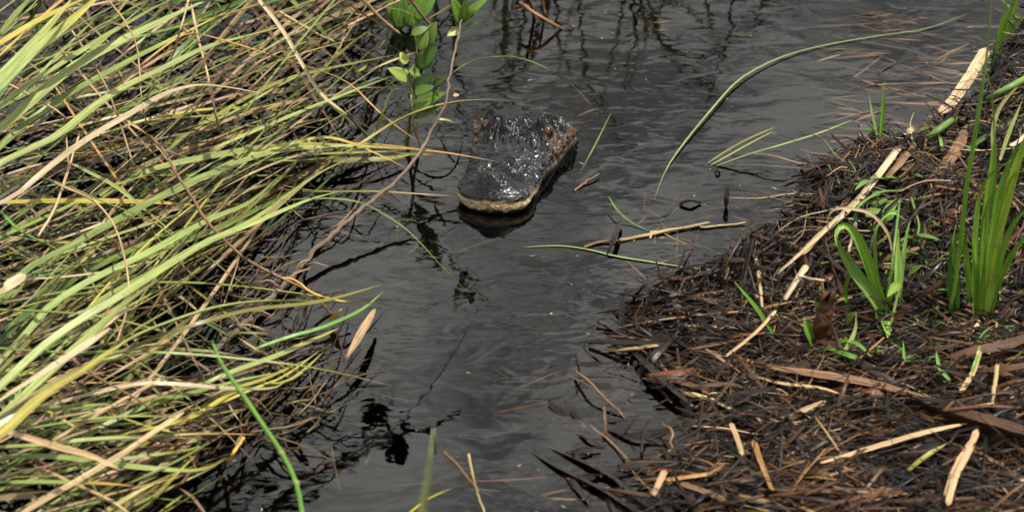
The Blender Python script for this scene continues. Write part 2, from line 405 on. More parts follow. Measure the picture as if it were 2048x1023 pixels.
# ------------------------------------------------------------------ alligator
def gator():
    c_front = W(978, 428, 0)
    yaw = R(12)
    ax = Vector((math.sin(yaw), math.cos(yaw), 0)); lat = Vector((math.cos(yaw), -math.sin(yaw), 0))
    org = c_front
    s1 = np.arange(0.0004, .40, .0014); s1 = np.r_[np.array([.0002, .001, .002, .0035, .005]), s1[s1 > .006]]
    s2 = np.linspace(.41, 2.3, 60)
    S_ = np.r_[s1, s2]
    hw = np.interp(S_, [0, .0015, .006, .014, .025, .04, .06, .10, .15, .20, .25, .29, .33, .365, .40, .46, .6, .9, 1.2, 1.45, 1.8, 2.3],
                   [.004, .022, .040, .054, .0635, .070, .0725, .0725, .0745, .081, .089, .096, .1035, .1025, .095, .09, .12, .155, .15, .09, .05, .006])
    zt = np.interp(S_, [0, .002, .008, .016, .03, .05, .075, .11, .16, .20, .24, .27, .30, .34, .352, .366, .39, .43, .5, .7, 1.0, 1.4, 1.8, 2.3],
                   [.029, .034, .039, .041, .0425, .042, .039, .040, .046, .054, .059, .060, .057, .053, .048, .032, .012, -.012, -.03, -.02, -.02, -.05, -.09, -.16])
    zl = np.interp(S_, [0, .03, .05, .065, .08, .095, .11, .14, .17, .20, .23, .27, .31, .34, .37, .40, .46, .6, 1, 1.4, 1.8, 2.3],
                   [.024, .023, .024, .028, .025, .017, .013, .019, .021, .017, .011, .014, .018, .014, .006, -.01, -.05, -.09, -.10, -.11, -.12, -.17])
    dep = np.interp(S_, [0, .01, .03, .1, .2, .35, .5, 1.0, 1.4, 2.3], [.02, .034, .042, .05, .055, .07, .09, .14, .09, .012])
    # smooth the tables
    def sm(a, k):
        m = S_ < .4; b = a[m]; kk = np.ones(k) / k
        p = np.r_[np.full(k, b[0]), b, np.full(k, b[-1])]; a = a.copy(); a[m] = np.convolve(p, kk, 'same')[k:-k]; return a
    hw2 = sm(hw, 9); hw = np.where(S_ < .02, hw, hw2); zt2 = sm(zt, 9); zt = np.where(S_ < .012, zt, zt2); zl = sm(zl, 11)
    NU, NL = 150, 50
    pu = np.linspace(0, np.pi, NU, endpoint=False); pl = np.linspace(np.pi, 2 * np.pi, NL, endpoint=False)
    n = len(S_)
    su = np.repeat(S_[:, None], NU, 1)
    cu, sn = np.cos(pu), np.sin(pu)
    e = np.interp(S_, [0, .05, .2, .3, .5], [.80, .74, .72, .62, .8])[:, None]
    X = hw[:, None] * np.sign(cu) * np.abs(cu) ** .85
    t = np.abs(sn) ** e
    Z = zl[:, None] + (zt - zl)[:, None] * t
    head = 1 - smooth(.37, .41, su)
    top = smooth(.55, .95, t)
    def bump(s0, x0, rs, rx, amp):
        return amp * np.exp(-((su - s0) / rs) ** 2 - ((X - x0) / rx) ** 2)
    dz = np.zeros_like(X)
    # nose dome with two nostrils
    dz += 0.024 * np.exp(-(((su - .043) / .024) ** 2 + (X / .040) ** 2) ** 2)
    dz -= .010 * np.exp(-((su - .086) / .016) ** 2) * np.exp(-(X / .05) ** 4)
    for sx in (-1, 1):
        dz -= bump(.034, sx * .013, .0045, .0045, .006)
        dz += bump(.034, sx * .013, .010, .009, .0025)
        dz += bump(.095, sx * .05, .035, .016, .004)
        # pits on the snout
        dz -= bump(.140, sx * .040, .006, .006, .004); dz -= bump(.128, sx * .024, .005, .007, .0035)
        # ridges that run from the eye to the snout
        xr = sx * (.036 - (.25 - su) * .09)
        dz += .008 * np.exp(-((X - xr) / .006) ** 2) * smooth(.16, .20, su) * (1 - smooth(.25, .28, su))
        # brow and eye mound
        dz += 0.032 * np.exp(-(((su - .272) / .030) ** 2 + ((X - sx * .052) / .020) ** 2) ** 2)
        dz += 0.007 * np.exp(-((su - .262) / .03) ** 2 - ((X - sx * .033) / .005) ** 2)
        dz += .006 * np.exp(-((su - .232) / .006) ** 2 - ((X - sx * .058) / .014) ** 2)
        dz -= .013 * np.exp(-((su - .258) / .011) ** 2 - ((X - sx * .066) / .010) ** 2)
        dz -= .007 * np.exp(-((su - .222) / .012) ** 2 - ((X - sx * .058) / .016) ** 2)
        dz += .004 * np.exp(-((su - .300) / .006) ** 2 - ((X - sx * .058) / .016) ** 2)
        # skull table corner and ear flap
        dz += .019 * np.exp(-((su - .336) / .015) ** 2 - ((X - sx * .066) / .016) ** 2)
        dz += .007 * np.exp(-((su - .32) / .03) ** 2 - ((X - sx * .047) / .008) ** 2)
        dz -= .012 * np.exp(-((su - .308) / .009) ** 2 - ((X - sx * .066) / .02) ** 2)
        # jowl behind the eye
        dz += .010 * np.exp(-((su - .335) / .03) ** 2 - ((X - sx * .095) / .014) ** 2)
    dz -= .019 * np.exp(-((su - .262) / .036) ** 2 - (X / .021) ** 2)
    for sx in (-1, 1): dz += .0065 * np.exp(-((np.hypot((su - .262) * .9, X - sx * .062) - .0165) / .0045) ** 2)
    dz += .0035 * np.sin(su * 150 + 2.2 * np.sin(X * 90)) * np.exp(-((su - .125) / .04) ** 2) * np.exp(-(X / .062) ** 4)
    # long wrinkles between the eyes
    dz += .0034 * np.sin(X * 400 + 3 * np.sin(su * 60)) * np.exp(-((su - .245) / .04) ** 2) * np.exp(-(X / .055) ** 4)
    # scutes across the skull table
    dz += .0015 * np.abs(np.sin(su * 220)) * smooth(.28, .3, su) * np.exp(-(X / .06) ** 4)
    # wavy upper lip with tooth bulges
    lipz = np.exp(-((t - .28) / .22) ** 2)
    dxo = lipz * .0022 * (.5 + .5 * np.sin(su * 2 * np.pi / .021)) * (1 - smooth(.22, .30, su))
    dxo -= .003 * np.exp(-(t / .10) ** 2) * head
    dxo += .004 * np.exp(-((t - .35) / .25) ** 2) * np.exp(-((su - .335) / .045) ** 2)
    # broken skin relief
    nzz = np.zeros_like(X); vor = np.zeros_like(X)
    for i in range(n):
        if S_[i] > .41: break
        for j in range(NU):
            x, s, z = X[i, j], S_[i], Z[i, j]
            a = mnoise.noise(Vector((x * 55, s * 120, 2))) + .6 * mnoise.noise(Vector((x * 130, s * 240, 5)))
            nzz[i, j] = a
            if t[i, j] < .9 or s > .16:
                vor[i, j] = mnoise.voronoi(Vector((x * 105, s * 105, z * 130)))[0][0]
    calm = 1 - .75 * np.exp(-((su - .19) / .03) ** 2 - (X / .034) ** 2)
    rough_ = head * calm
    dz += rough_ * nzz * (.0032 + .0022 * smooth(.2, .3, su)) * smooth(.01, .03, su)
    side = (1 - top)
    dxo += head * side * ((.35 - vor) * .011) * smooth(.09, .2, su)
    dz += head * top * (.3 - vor) * .006 * smooth(.2, .26, su)
    Z = Z + dz * head * np.clip(t * 1.6, 0, 1)
    X = X + np.sign(X) * dxo * np.clip(1.3 - t, 0, 1)
    # lower jaw
    sl = np.repeat(S_[:, None], NL, 1)
    tl = np.abs(np.sin(pl)) ** .7
    bul = np.interp(S_, [0, .03, .12, .3, .5], [1.03, 1.035, 1.01, 1.0, 1.02])[:, None]
    XL = hw[:, None] * bul * np.sign(np.cos(pl)) * np.abs(np.cos(pl)) ** .85 * (1 - .10 * tl)
    ZL = zl[:, None] - .0012 - dep[:, None] * tl
    for i in range(n):
        if S_[i] > .41: break
        for j in range(NL):
            XL[i, j] *= 1 + .02 * mnoise.noise(Vector((XL[i, j] * 120, S_[i] * 120, ZL[i, j] * 120)))
    XX = np.concatenate([X, XL], 1); ZZ = np.concatenate([Z, ZL], 1); SS = np.concatenate([su, sl], 1)
    NR = NU + NL
    P = np.array(org)[None, None, :] + XX[..., None] * np.array(lat) + SS[..., None] * np.array(ax) + ZZ[..., None] * np.array((0, 0, 1.0))
    f = []
    for i in range(n - 1):
        for j in range(NR):
            k = (j + 1) % NR
            f.append((i * NR + j, (i + 1) * NR + j, (i + 1) * NR + k, i * NR + k))
    f.append(tuple(range(NR))); f.append(tuple((n - 1) * NR + j for j in range(NR - 1, -1, -1)))
    # skin colours: black back, cream muzzle edge, mottled cheeks
    black = np.array((.0035, .0040, .0042)); cream = np.array((.66, .48, .28)); brown = np.array((.11, .07, .04)); grey = np.array((.42, .37, .29)); olive = np.array((.012, .011, .007))
    C = np.zeros((n, NR, 3)); C[:] = black
    for i in range(n):
        s = S_[i]
        if s > .42: C[i, :] = olive * .6; continue
        for j in range(NR):
            x, z = XX[i, j], ZZ[i, j]
            q = mnoise.noise(Vector((x * 70, s * 70, z * 70))); q2 = mnoise.noise(Vector((x * 220, s * 220, z * 260)))
            c = black
            if j < NU: 
                tt = t[i, j]
                if s > .15 and tt < .85:
                    k = float(smooth(.85, .4, tt) * smooth(.17, .26, s)) * (.55 + .9 * q + .35 * q2)
                    c = c * (1 - max(0, min(1, k))) + brown * max(0, min(1, k))
                edge = z - zl[i]
                k = (1 - float(smooth(.000, .005 + .006 * q, edge))) * (1 - float(smooth(.10, .2, s)) * .55)
                k *= .75 + .5 * q2
                k = max(0, min(1, k)); lip = cream if s < .12 else grey
                c = c * (1 - k) + lip * k
            else:
                edge = zl[i] - z
                lo = .0135 + .006 * q + .004 * q2
                k = (1 - float(smooth(lo - .004, lo + .004, edge))) * (1 - float(smooth(.08, .14, s)))
                k *= .85 + .5 * q2
                k = max(0, min(1, k))
                k *= .62 + .38 * float(smooth(-.75, -.1, math.sin((x + s) * 2 * math.pi / .0145 + 1.5 * q))) if edge < .006 else 1
                c = olive * (1 - k) + cream * k
                if s >= .08:
                    k = (1 - float(smooth(.001, .006, edge))) * float(smooth(.08, .12, s)) * .8
                    c = c * (1 - k) + grey * k
            de = math.hypot(s - .258, abs(x) - .066)
            if j < NU and .011 < de < .019 and z < .062 and q2 > -.1: c = c * .3 + brown * .9
            C[i, j] = c
    m, nn, l = new_mat('alligator_skin')
    out = nn.new('ShaderNodeOutputMaterial'); b = nn.new('ShaderNodeBsdfPrincipled')
    a = nn.new('ShaderNodeAttribute'); a.attribute_name = 'col'
    g = nn.new('ShaderNodeTexCoord'); mp = nn.new('ShaderNodeMapping'); mp.inputs['Rotation'].default_value = (0, 0, yaw); mp.inputs['Scale'].default_value = (.5, 1.1, .8)
    l.new(g.outputs['Object'], mp.inputs['Vector'])
    no = nn.new('ShaderNodeTexNoise'); no.inputs['Scale'].default_value = 120; no.inputs['Detail'].default_value = 4; no.inputs['Roughness'].default_value = .6
    no.inputs['Distortion'].default_value = .8
    vo = nn.new('ShaderNodeTexVoronoi'); vo.inputs['Scale'].default_value = 110; vo.feature = 'DISTANCE_TO_EDGE'
    l.new(mp.outputs[0], no.inputs['Vector']); l.new(mp.outputs[0], vo.inputs['Vector'])
    vr = nn.new('ShaderNodeMapRange'); vr.inputs[1].default_value = 0; vr.inputs[2].default_value = .12; l.new(vo.outputs[0], vr.inputs[0])
    ad = nn.new('ShaderNodeMath'); ad.operation = 'MULTIPLY_ADD'; l.new(vr.outputs[0], ad.inputs[0]); ad.inputs[1].default_value = .18; l.new(no.outputs[0], ad.inputs[2])
    bp = nn.new('ShaderNodeBump'); bp.inputs['Strength'].default_value = .8; bp.inputs['Distance'].default_value = .0024
    l.new(ad.outputs[0], bp.inputs['Height']); l.new(bp.outputs[0], b.inputs['Normal'])
    # fine speckle
    n3 = nn.new('ShaderNodeTexNoise'); n3.inputs['Scale'].default_value = 300; n3.inputs['Detail'].default_value = 2; l.new(g.outputs['Object'], n3.inputs['Vector'])
    r3 = nn.new('ShaderNodeMapRange'); r3.inputs[1].default_value = .35; r3.inputs[2].default_value = .62; r3.inputs[3].default_value = .45; r3.inputs[4].default_value = 1.15; l.new(n3.outputs[0], r3.inputs[0])
    mx = nn.new('ShaderNodeMix'); mx.data_type = 'RGBA'; mx.blend_type = 'MULTIPLY'; mx.inputs[0].default_value = 1
    cc = nn.new('ShaderNodeCombineColor'); [l.new(r3.outputs[0], cc.inputs[i]) for i in range(3)]
    l.new(a.outputs['Color'], mx.inputs[6]); l.new(cc.outputs[0], mx.inputs[7]); l.new(mx.outputs[2], b.inputs['Base Color'])
    rr = nn.new('ShaderNodeMapRange'); rr.inputs[3].default_value = .13; rr.inputs[4].default_value = .30; l.new(no.outputs[0], rr.inputs[0])
    l.new(rr.outputs[0], b.inputs['Roughness']); b.inputs['Specular IOR Level'].default_value = .27
    b.inputs['Coat Weight'].default_value = .22; b.inputs['Coat Roughness'].default_value = .04; b.inputs['Coat IOR'].default_value = 1.5
    n4 = nn.new('ShaderNodeTexNoise'); n4.inputs['Scale'].default_value = 55; n4.inputs['Detail'].default_value = 1.5; n4.inputs['Distortion'].default_value = 1.2; l.new(mp.outputs[0], n4.inputs['Vector'])
    b4 = nn.new('ShaderNodeBump'); b4.inputs['Strength'].default_value = .8; b4.inputs['Distance'].default_value = .0034; l.new(n4.outputs[0], b4.inputs['Height']); l.new(b4.outputs[0], b.inputs['Coat Normal'])
    l.new(b.outputs[0], out.inputs['Surface'])
    root = empty('alligator', org, 'black alligator floating with its broad wet head above the water', 'alligator')
    body = mesh_obj('body', P.reshape(-1, 3), f, m, parent=root, cols=C.reshape(-1, 3))
    # eyes
    me, ne, le = new_mat('alligator_eye')
    o = ne.new('ShaderNodeOutputMaterial'); b = ne.new('ShaderNodeBsdfPrincipled'); b.inputs['Roughness'].default_value = .06
    tc = ne.new('ShaderNodeTexCoord'); sp = ne.new('ShaderNodeSeparateXYZ'); le.new(tc.outputs['Object'], sp.inputs[0])
    ab = ne.new('ShaderNodeMath'); ab.operation = 'ABSOLUTE'; le.new(sp.outputs[1], ab.inputs[0])
    ra = ne.new('ShaderNodeValToRGB'); ra.color_ramp.elements[0].position = .0012; ra.color_ramp.elements[0].color = (.003, .002, .001, 1)
    ra.color_ramp.elements[1].position = .0024; ra.color_ramp.elements[1].color = (.055, .026, .009, 1)
    le.new(ab.outputs[0], ra.inputs[0]); le.new(ra.outputs[0], b.inputs['Base Color']); le.new(b.outputs[0], o.inputs['Surface'])
    for sx in (-1, 1):
        vv, ff = [], []
        for i in range(13):
            for j in range(20):
                th, ph = math.pi * i / 12, 2 * math.pi * j / 20
                vv.append((.0135 * math.sin(th) * math.cos(ph), .0135 * math.sin(th) * math.sin(ph), .0135 * math.cos(th)))
        for i in range(12):
            for j in range(20):
                ff.append((i * 20 + j, (i + 1) * 20 + j, (i + 1) * 20 + (j + 1) % 20, i * 20 + (j + 1) % 20))
        off = lat * (sx * .0600) + ax * .262 + Vector((0, 0, .0625))
        ey = mesh_obj('eye', np.array(vv) + np.array(root.location), ff, me, parent=root)
        ey.location = off; ey.rotation_euler = (0, 0, -yaw + (R(-38) if sx > 0 else R(180 + 38)))
    return root
gator()

# ------------------------------------------------------------------ colours of plant matter
CC = dict(G=(.265, .31, .095), g=(.17, .215, .05), Y=(.37, .32, .06), y=(.24, .22, .038), D=(.07, .12, .02), T=(.37, .255, .13), W=(.43, .325, .195),
          O=(.46, .27, .06), B=(.16, .09, .045), L=(.15, .14, .035), V=(.12, .26, .03), R=(.29, .18, .09), N=(.25, .125, .045), F=(.058, .028, .014), K=(.012, .009, .006), P=(.35, .22, .15))
def jit(c, a=.12):
    k = 1 + rnd.uniform(-a, a); return tuple(max(.004, v * k * (1 + rnd.uniform(-a, a) * .35)) for v in c)

def pts3(lst, hs):
    """pixel path + heights (spread over the path) -> world points"""
    t = np.linspace(0, 1, len(lst)); hh = np.interp(t, np.linspace(0, 1, len(hs)), hs)
    return [W(x, y, float(h)) for (x, y), h in zip(lst, hh)]

# ------------------------------------------------------------------ left: sedge clumps, traced blades and random fill
BAG = Bag()
def clump(loc_px, label):
    p = W(*loc_px, 0); p.x = max(p.x, -1.6)
    return empty('sedge_clump', p, label, 'sedge clump', 'sedge clumps leaning over the water')
CL = {
    'top': clump((-120, 250), 'tall pale green sedge clump fanning over the upper left corner'),
    'back': clump((-60, 420), 'sedge clump whose long blades trail flat on the water behind the leafy shoot'),
    'mid': clump((-200, 800), 'sedge clump with the broadest pale blades, pointing up towards the alligator'),
    'arch': clump((-180, 690), 'sedge clump of thin green blades arching down to the water beside the half-sunk branch'),
    'low': clump((-220, 950), 'yellow-green sedge clump with blades lying level on the water in the lower left corner'),
}
BL = [  # clump, colour, tip colour, width px, path, heights
 ('mid', 'G', 'G', 20, [(-60, 830), (100, 680), (250, 585), (400, 490), (520, 440), (620, 398), (690, 380)], (.10, .17, .19, .18, .13)),
 ('mid', 'G', 'g', 13, [(-80, 800), (40, 680), (110, 603), (213, 543), (293, 506), (415, 440), (500, 403), (560, 350)], (.08, .13, .15, .13, .08)),
 ('mid', 'g', 'G', 17, [(-90, 690), (43, 546), (143, 490), (250, 430), (360, 373), (440, 340), (540, 305), (700, 290), (800, 297)], (.08, .14, .15, .12, .05, .02)),
 ('mid', 'g', 'y', 15, [(-60, 780), (100, 690), (200, 600), (300, 545), (420, 480), (520, 430), (640, 345), (740, 300)], (.06, .11, .12, .10, .05)),
 ('mid', 'G', 'L', 22, [(-40, 870), (80, 760), (190, 660), (250, 605), (330, 550)], (.14, .2, .22, .22)),
 ('mid', 'D', 'g', 16, [(-60, 760), (60, 650), (140, 560), (240, 510), (350, 455)], (.03, .06, .07, .05)),
 ('mid', 'g', 'D', 13, [(-60, 640), (60, 560), (180, 520), (300, 500), (400, 470), (520, 415), (620, 360)], (.03, .05, .06, .02)),
 ('top', 'G', 'G', 22, [(-120, 345), (0, 256), (133, 143), (233, 86), (332, 37), (440, -12)], (.25, .30, .33, .34)),
 ('top', 'G', 'g', 18, [(-100, 400), (0, 326), (110, 273), (186, 213), (249, 173), (332, 133), (415, 93), (499, 70), (600, 43), (720, 8)], (.20, .26, .27, .22, .12)),
 ('top', 'Y', 'y', 18, [(-60, 125), (0, 86), (83, 37), (190, -12)], (.34, .38, .4)),
 ('top', 'G', 'Y', 24, [(-70, 290), (0, 173), (66, 100), (140, 43), (210, -20)], (.36, .40, .42)),
 ('top', 'G', 'g', 20, [(-60, 255), (40, 180), (110, 135), (180, 90), (300, 20), (360, -10)], (.3, .34, .36)),
 ('top', 'g', 'G', 16, [(-80, 260), (0, 215), (120, 150), (230, 60), (300, 0)], (.22, .28, .3)),
 ('top', 'G', 'Y', 17, [(-60, 210), (20, 130), (90, 60), (150, -10)], (.4, .45, .46)),
 ('top', 'g', 'Y', 15, [(-40, 330), (60, 240), (150, 180), (260, 120), (380, 60), (470, 15)], (.16, .22, .22, .2)),
 ('top', 'D', 'D', 16, [(160, 140), (210, 95), (300, 40), (350, 0)], (.10, .16, .2)),
 ('top', 'D', 'g', 14, [(330, 130), (390, 70), (450, 20), (480, -20)], (.06, .12, .2)),
 ('top', 'V', 'D', 15, [(360, 120), (400, 75), (425, 30), (440, -20)], (.06, .12, .2)),
 ('top', 'D', 'D', 22, [(40, 60), (70, 20), (90, -20)], (.2, .25, .3)),
 ('top', 'g', 'g', 18, [(0, 70), (30, 30), (70, -15)], (.3, .33, .36)),
 ('top', 'O', 'O', 8, [(150, 230), (233, 173), (299, 116), (366, 70), (410, 70), (499, 96), (600, 128), (693, 163), (760, 225), (826, 276), (860, 290)], (.18, .24, .25, .22, .14, .05, .01)),
 ('back', 'W', 'W', 13, [(-60, 430), (30, 390), (90, 340), (166, 283), (266, 223), (332, 186), (392, 170), (449, 173), (545, 191)], (.2, .25, .26, .22, .16)),
 ('back', 'G', 'Y', 14, [(200, 390), (299, 340), (399, 316), (499, 299), (600, 290), (720, 292), (832, 299)], (.07, .09, .07, .03, .01)),
 ('back', 'Y', 'O', 11, [(420, 340), (480, 315), (560, 292), (643, 274), (703, 286), (760, 310), (815, 337)], (.05, .07, .08, .07, .04)),
 ('back', 'y', 'L', 13, [(330, 300), (450, 220), (560, 163), (660, 136), (800, 108)], (.05, .07, .06, .02)),
 ('back', 'G', 'g', 14, [(420, 300), (500, 265), (560, 240), (643, 206), (720, 176), (790, 150)], (.04, .06, .06, .03)),
 ('back', 'g', 'G', 12, [(400, 290), (480, 255), (560, 226), (620, 195), (680, 170)], (.03, .05, .03)),
 ('back', 'G', 'G', 12, [(360, 260), (450, 232), (560, 170), (640, 135)], (.06, .09, .06)),
 ('back', 'y', 'Y', 12, [(200, 270), (300, 240), (430, 230), (520, 215), (600, 195)], (.05, .08, .05)),
 ('back', 'L', 'y', 16, [(540, 320), (640, 320), (760, 318), (840, 305)], (.02, .03, .01)),
 ('back', 'g', 'y', 12, [(480, 330), (600, 310), (700, 305), (800, 302)], (.03, .04, .01)),
 ('back', 'y', 'T', 9, [(640, 325), (700, 300), (779, 249), (832, 223), (892, 206), (959, 199), (1046, 202)], (.03, .08, .12, .12, .10)),
 ('back', 'G', 'V', 7, [(805, 285), (826, 259), (859, 241), (892, 239), (915, 250), (928, 272)], (.01, .05, .07, .05, .0)),
 ('back', 'g', 'G', 5, [(850, 220), (880, 175), (905, 146), (942, 123), (992, 113), (1042, 116), (1100, 140), (1150, 175), (1187, 217)], (.02, .10, .14, .12, .0)),
 ('back', 'O', 'T', 6, [(700, 285), (770, 290), (840, 299), (900, 306), (1000, 324)], (.05, .07, .075, .07)),
 ('back', 'y', 'T', 5, [(560, 370), (640, 382), (750, 382), (850, 388), (916, 392)], (.02, .05, .06, .03)),
 ('arch', 'g', 'L', 5, [(560, 400), (640, 396), (700, 400), (745, 415), (815, 460), (880, 528), (930, 580), (956, 616)], (.22, .26, .26, .235, .185, .11, .045, 0)),
 ('arch', 'g', 'G', 7, [(-40, 355), (66, 353), (133, 370), (200, 400), (300, 440), (359, 480), (415, 513), (499, 573), (600, 590), (700, 605)], (.14, .17, .16, .12, .06, .02)),
 ('arch', 'Y', 'O', 12, [(-40, 405), (100, 401), (183, 401), (290, 403), (400, 410)], (.10, .12, .11, .08)),
 ('arch', 'Y', 'O', 10, [(-60, 540), (0, 513), (100, 483), (183, 480), (266, 494), (330, 512)], (.1, .13, .13, .1)),
 ('arch', 'g', 'y', 8, [(-60, 620), (0, 606), (166, 576), (283, 564), (432, 567), (600, 586), (720, 606)], (.06, .10, .10, .06, .02)),
 ('arch', 'G', 'G', 13, [(180, 740), (259, 676), (366, 632), (449, 609), (532, 600), (600, 600), (690, 603), (745, 603)], (.14, .18, .17, .12, .05)),
 ('arch', 'L', 'y', 10, [(180, 730), (316, 672), (399, 646), (499, 619), (640, 602), (770, 567)], (.12, .17, .15, .08)),
 ('arch', 'y', 'L', 10, [(190, 730), (246, 676), (332, 622), (397, 586)], (.1, .14, .16)),
 ('arch', 'g', 'g', 9, [(-40, 617), (100, 622), (200, 632), (316, 659), (420, 700)], (.12, .15, .12, .06)),
 ('arch', 'G', 'y', 8, [(130, 320), (170, 340), (233, 373), (283, 413), (332, 453), (365, 482)], (.10, .13, .12, .08)),
 ('arch', 'g', 'y', 7, [(-60, 690), (117, 703), (218, 702), (302, 703), (419, 710), (600, 730), (700, 750), (802, 776)], (.10, .16, .18, .16, .10, .04)),
 ('arch', 'D', 'g', 14, [(-40, 720), (40, 640), (110, 560), (170, 515)], (.06, .09, .08)),
 ('arch', 'V', 'g', 10, [(0, 420), (40, 460), (100, 490), (150, 520)], (.1, .12, .1)),
 ('arch', 'g', 'y', 13, [(-60, 500), (20, 465), (120, 420), (230, 370), (330, 340)], (.06, .09, .1)),
 ('low', 'Y', 'y', 20, [(-100, 940), (0, 868), (84, 790), (168, 737), (218, 703), (268, 672)], (.2, .26, .28, .27)),
 ('low', 'G', 'G', 22, [(-80, 900), (40, 820), (120, 760), (210, 720), (290, 690)], (.14, .18, .19, .16)),
 ('low', 'G', 'O', 15, [(-60, 895), (80, 888), (168, 878), (302, 871), (410, 866), (520, 868)], (.10, .13, .12, .08, .03)),
 ('low', 'G', 'y', 11, [(-60, 915), (100, 911), (235, 928), (335, 938), (402, 938), (455, 916)], (.08, .12, .11, .06)),
 ('low', 'g', 'O', 12, [(-60, 962), (134, 963), (200, 965), (272, 971)], (.10, .14, .13)),
 ('low', 'G', 'O', 9, [(-40, 875), (67, 854), (168, 838), (268, 831), (352, 834), (435, 848), (526, 869)], (.08, .14, .15, .12, .05)),
 ('low', 'W', 'G', 11, [(0, 845), (84, 814), (168, 790), (268, 768), (335, 766), (436, 774), (536, 776), (572, 762)], (.08, .12, .13, .10, .03)),
 ('low', 'g', 'G', 13, [(130, 905), (201, 854), (302, 807), (402, 780), (490, 757), (580, 740)], (.06, .09, .08, .03)),
 ('low', 'Y', 'Y', 9, [(300, 860), (360, 838), (440, 805), (510, 775), (570, 750), (640, 700)], (.04, .05, .03, .01)),
 ('low', 'Y', 'y', 12, [(180, 880), (280, 860), (380, 835), (470, 780), (540, 752), (620, 715)], (.04, .06, .04, .01)),
 ('low', 'G', 'Y', 10, [(400, 770), (470, 740), (540, 715), (600, 690), (690, 650)], (.04, .05, .03, .01)),
 ('low', 'y', 'Y', 13, [(420, 790), (500, 765), (560, 765), (600, 745), (650, 700)], (.02, .03, .03, .01)),
 ('low', 'V', 'g', 8, [(500, 700), (580, 672), (640, 655), (720, 620), (770, 580)], (.02, .03, .03, .02)),
 ('low', 'y', 'Y', 11, [(150, 1060), (230, 1010), (290, 975), (330, 960)], (.03, .04, .05)),
 ('low', 'g', 'y', 10, [(-60, 1000), (40, 965), (150, 935), (260, 915), (370, 900), (430, 880)], (.03, .05, .05, .02)),
 ('low', 'D', 'V', 11, [(-40, 985), (60, 960), (150, 950), (240, 935), (300, 925)], (.02, .04, .03)),
 ('low', 'L', 'Y', 10, [(160, 1080), (240, 1040), (300, 1000), (340, 960), (400, 900)], (.01, .03, .03)),
]
def one_blade(cl, c, ct, wpx, path, hs, roll=None):
    v, f, cc, uv = blade_geo(pts3(path, hs), wpx * PXM * 1.08, n=max(14, len(path) * 3), roll=rnd.uniform(-.35, .35) if roll is None else roll,
                             twist=rnd.uniform(-.6, .6), fold=rnd.uniform(.12, .3), c0=jit(CC[c]), c1=jit(CC[ct]))
    return mesh_obj('blade', v, f, M_BLADE, parent=CL[cl], cols=cc, uvs=uv)
for b in BL: one_blade(*b)

def mass_right(y):
    return np.interp(y, [-100, 0, 120, 200, 300, 350, 400, 500, 600, 700, 800, 900, 1000, 1100],
                     [860, 800, 800, 740, 800, 640, 560, 430, 420, 520, 560, 490, 320, 250])
def rand_blade(layer):
    py = rnd.uniform(-60, 1060); r = mass_right(py)
    px = rnd.uniform(0, 1) ** (.75 if layer else .6) * (r + 130) - 90
    base = np.interp(py, [0, 300, 600, 800, 1000], [28, 24, 30, 16, 12])
    ang = R(base + rnd.gauss(0, 13))
    if rnd.random() < .13: ang = R(rnd.uniform(-65, -5))
    L = rnd.uniform(230, 600)
    bend = rnd.uniform(-.18, .35) * L * .5
    dx, dy = math.cos(ang), -math.sin(ang)
    pp = []
    for t in (-.5, -.25, 0, .25, .5):
        off = bend * (1 - 4 * t * t) * .5
        pp.append((px + dx * t * L - dy * 0, py + dy * t * L - off))
    if rnd.random() < .15:                       # snapped over
        k = rnd.choice((2, 3)); a2 = ang - R(rnd.uniform(25, 80)); q = pp[k]
        for m, t in enumerate((.12, .3)[:5 - k - 1] if k == 3 else (.12, .3)): pp[k + 1 + m] = (q[0] + math.cos(a2) * t * L, q[1] - math.sin(a2) * t * L)
    return pp
MID = [('G', 'g', 2), ('G', 'T', 1.5), ('g', 'y', 3), ('g', 'B', 2), ('Y', 'O', 1), ('y', 'L', 2), ('T', 'B', 3), ('T', 'T', 2), ('D', 'g', 2), ('O', 'B', 1), ('W', 'T', 1), ('L', 'B', 2.5), ('B', 'B', 1.5)]
LOW = [('T', 'B', 3), ('B', 'B', 3), ('L', 'B', 3), ('D', 'D', 2), ('y', 'L', 2), ('P', 'B', 1.5), ('T', 'T', 1.5), ('K', 'K', 1.5), ('g', 'L', 1.5)]
def pick(tab): return rnd.choices(tab, [q[2] for q in tab])[0]
names = {0: 'top', 1: 'back', 2: 'arch', 3: 'mid', 4: 'low'}
for i in range(270):                              # blades of the clumps
    pp = rand_blade(1); c = pick(MID)
    my = pp[2][1]
    cl = 'top' if my < 150 else 'back' if my < 330 else 'arch' if my < 560 else 'mid' if my < 700 else 'low'
    if my < 150 and c[0] in 'GgYy': h = rnd.uniform(.1, .3)
    else: h = rnd.uniform(.03, .13)
    if pp[-1][0] > mass_right(pp[-1][1]) + 60: continue
    one_blade(cl, c[0], c[1], rnd.choice((3, 3, 4, 4, 5, 6, 8)), pp, (h * .7, h, h * .9, h * .5, rnd.uniform(0, .03)))
for i in range(600):                              # thatch close to the water
    pp = rand_blade(0); c = pick(LOW)
    if pp[-1][0] > mass_right(pp[-1][1]) + 40: continue
    h = rnd.uniform(.0, .05)
    g = blade_geo(pts3(pp, (h * .5, h, h, h * .4)), rnd.choice((4, 5, 7, 9, 12)) * PXM, n=9, roll=rnd.uniform(-.6, .6), twist=rnd.uniform(-1, 1), c0=[q * .78 for q in jit(CC[c[0]], .25)], c1=[q * .78 for q in jit(CC[c[1]], .25)])
    BAG.add(*g)
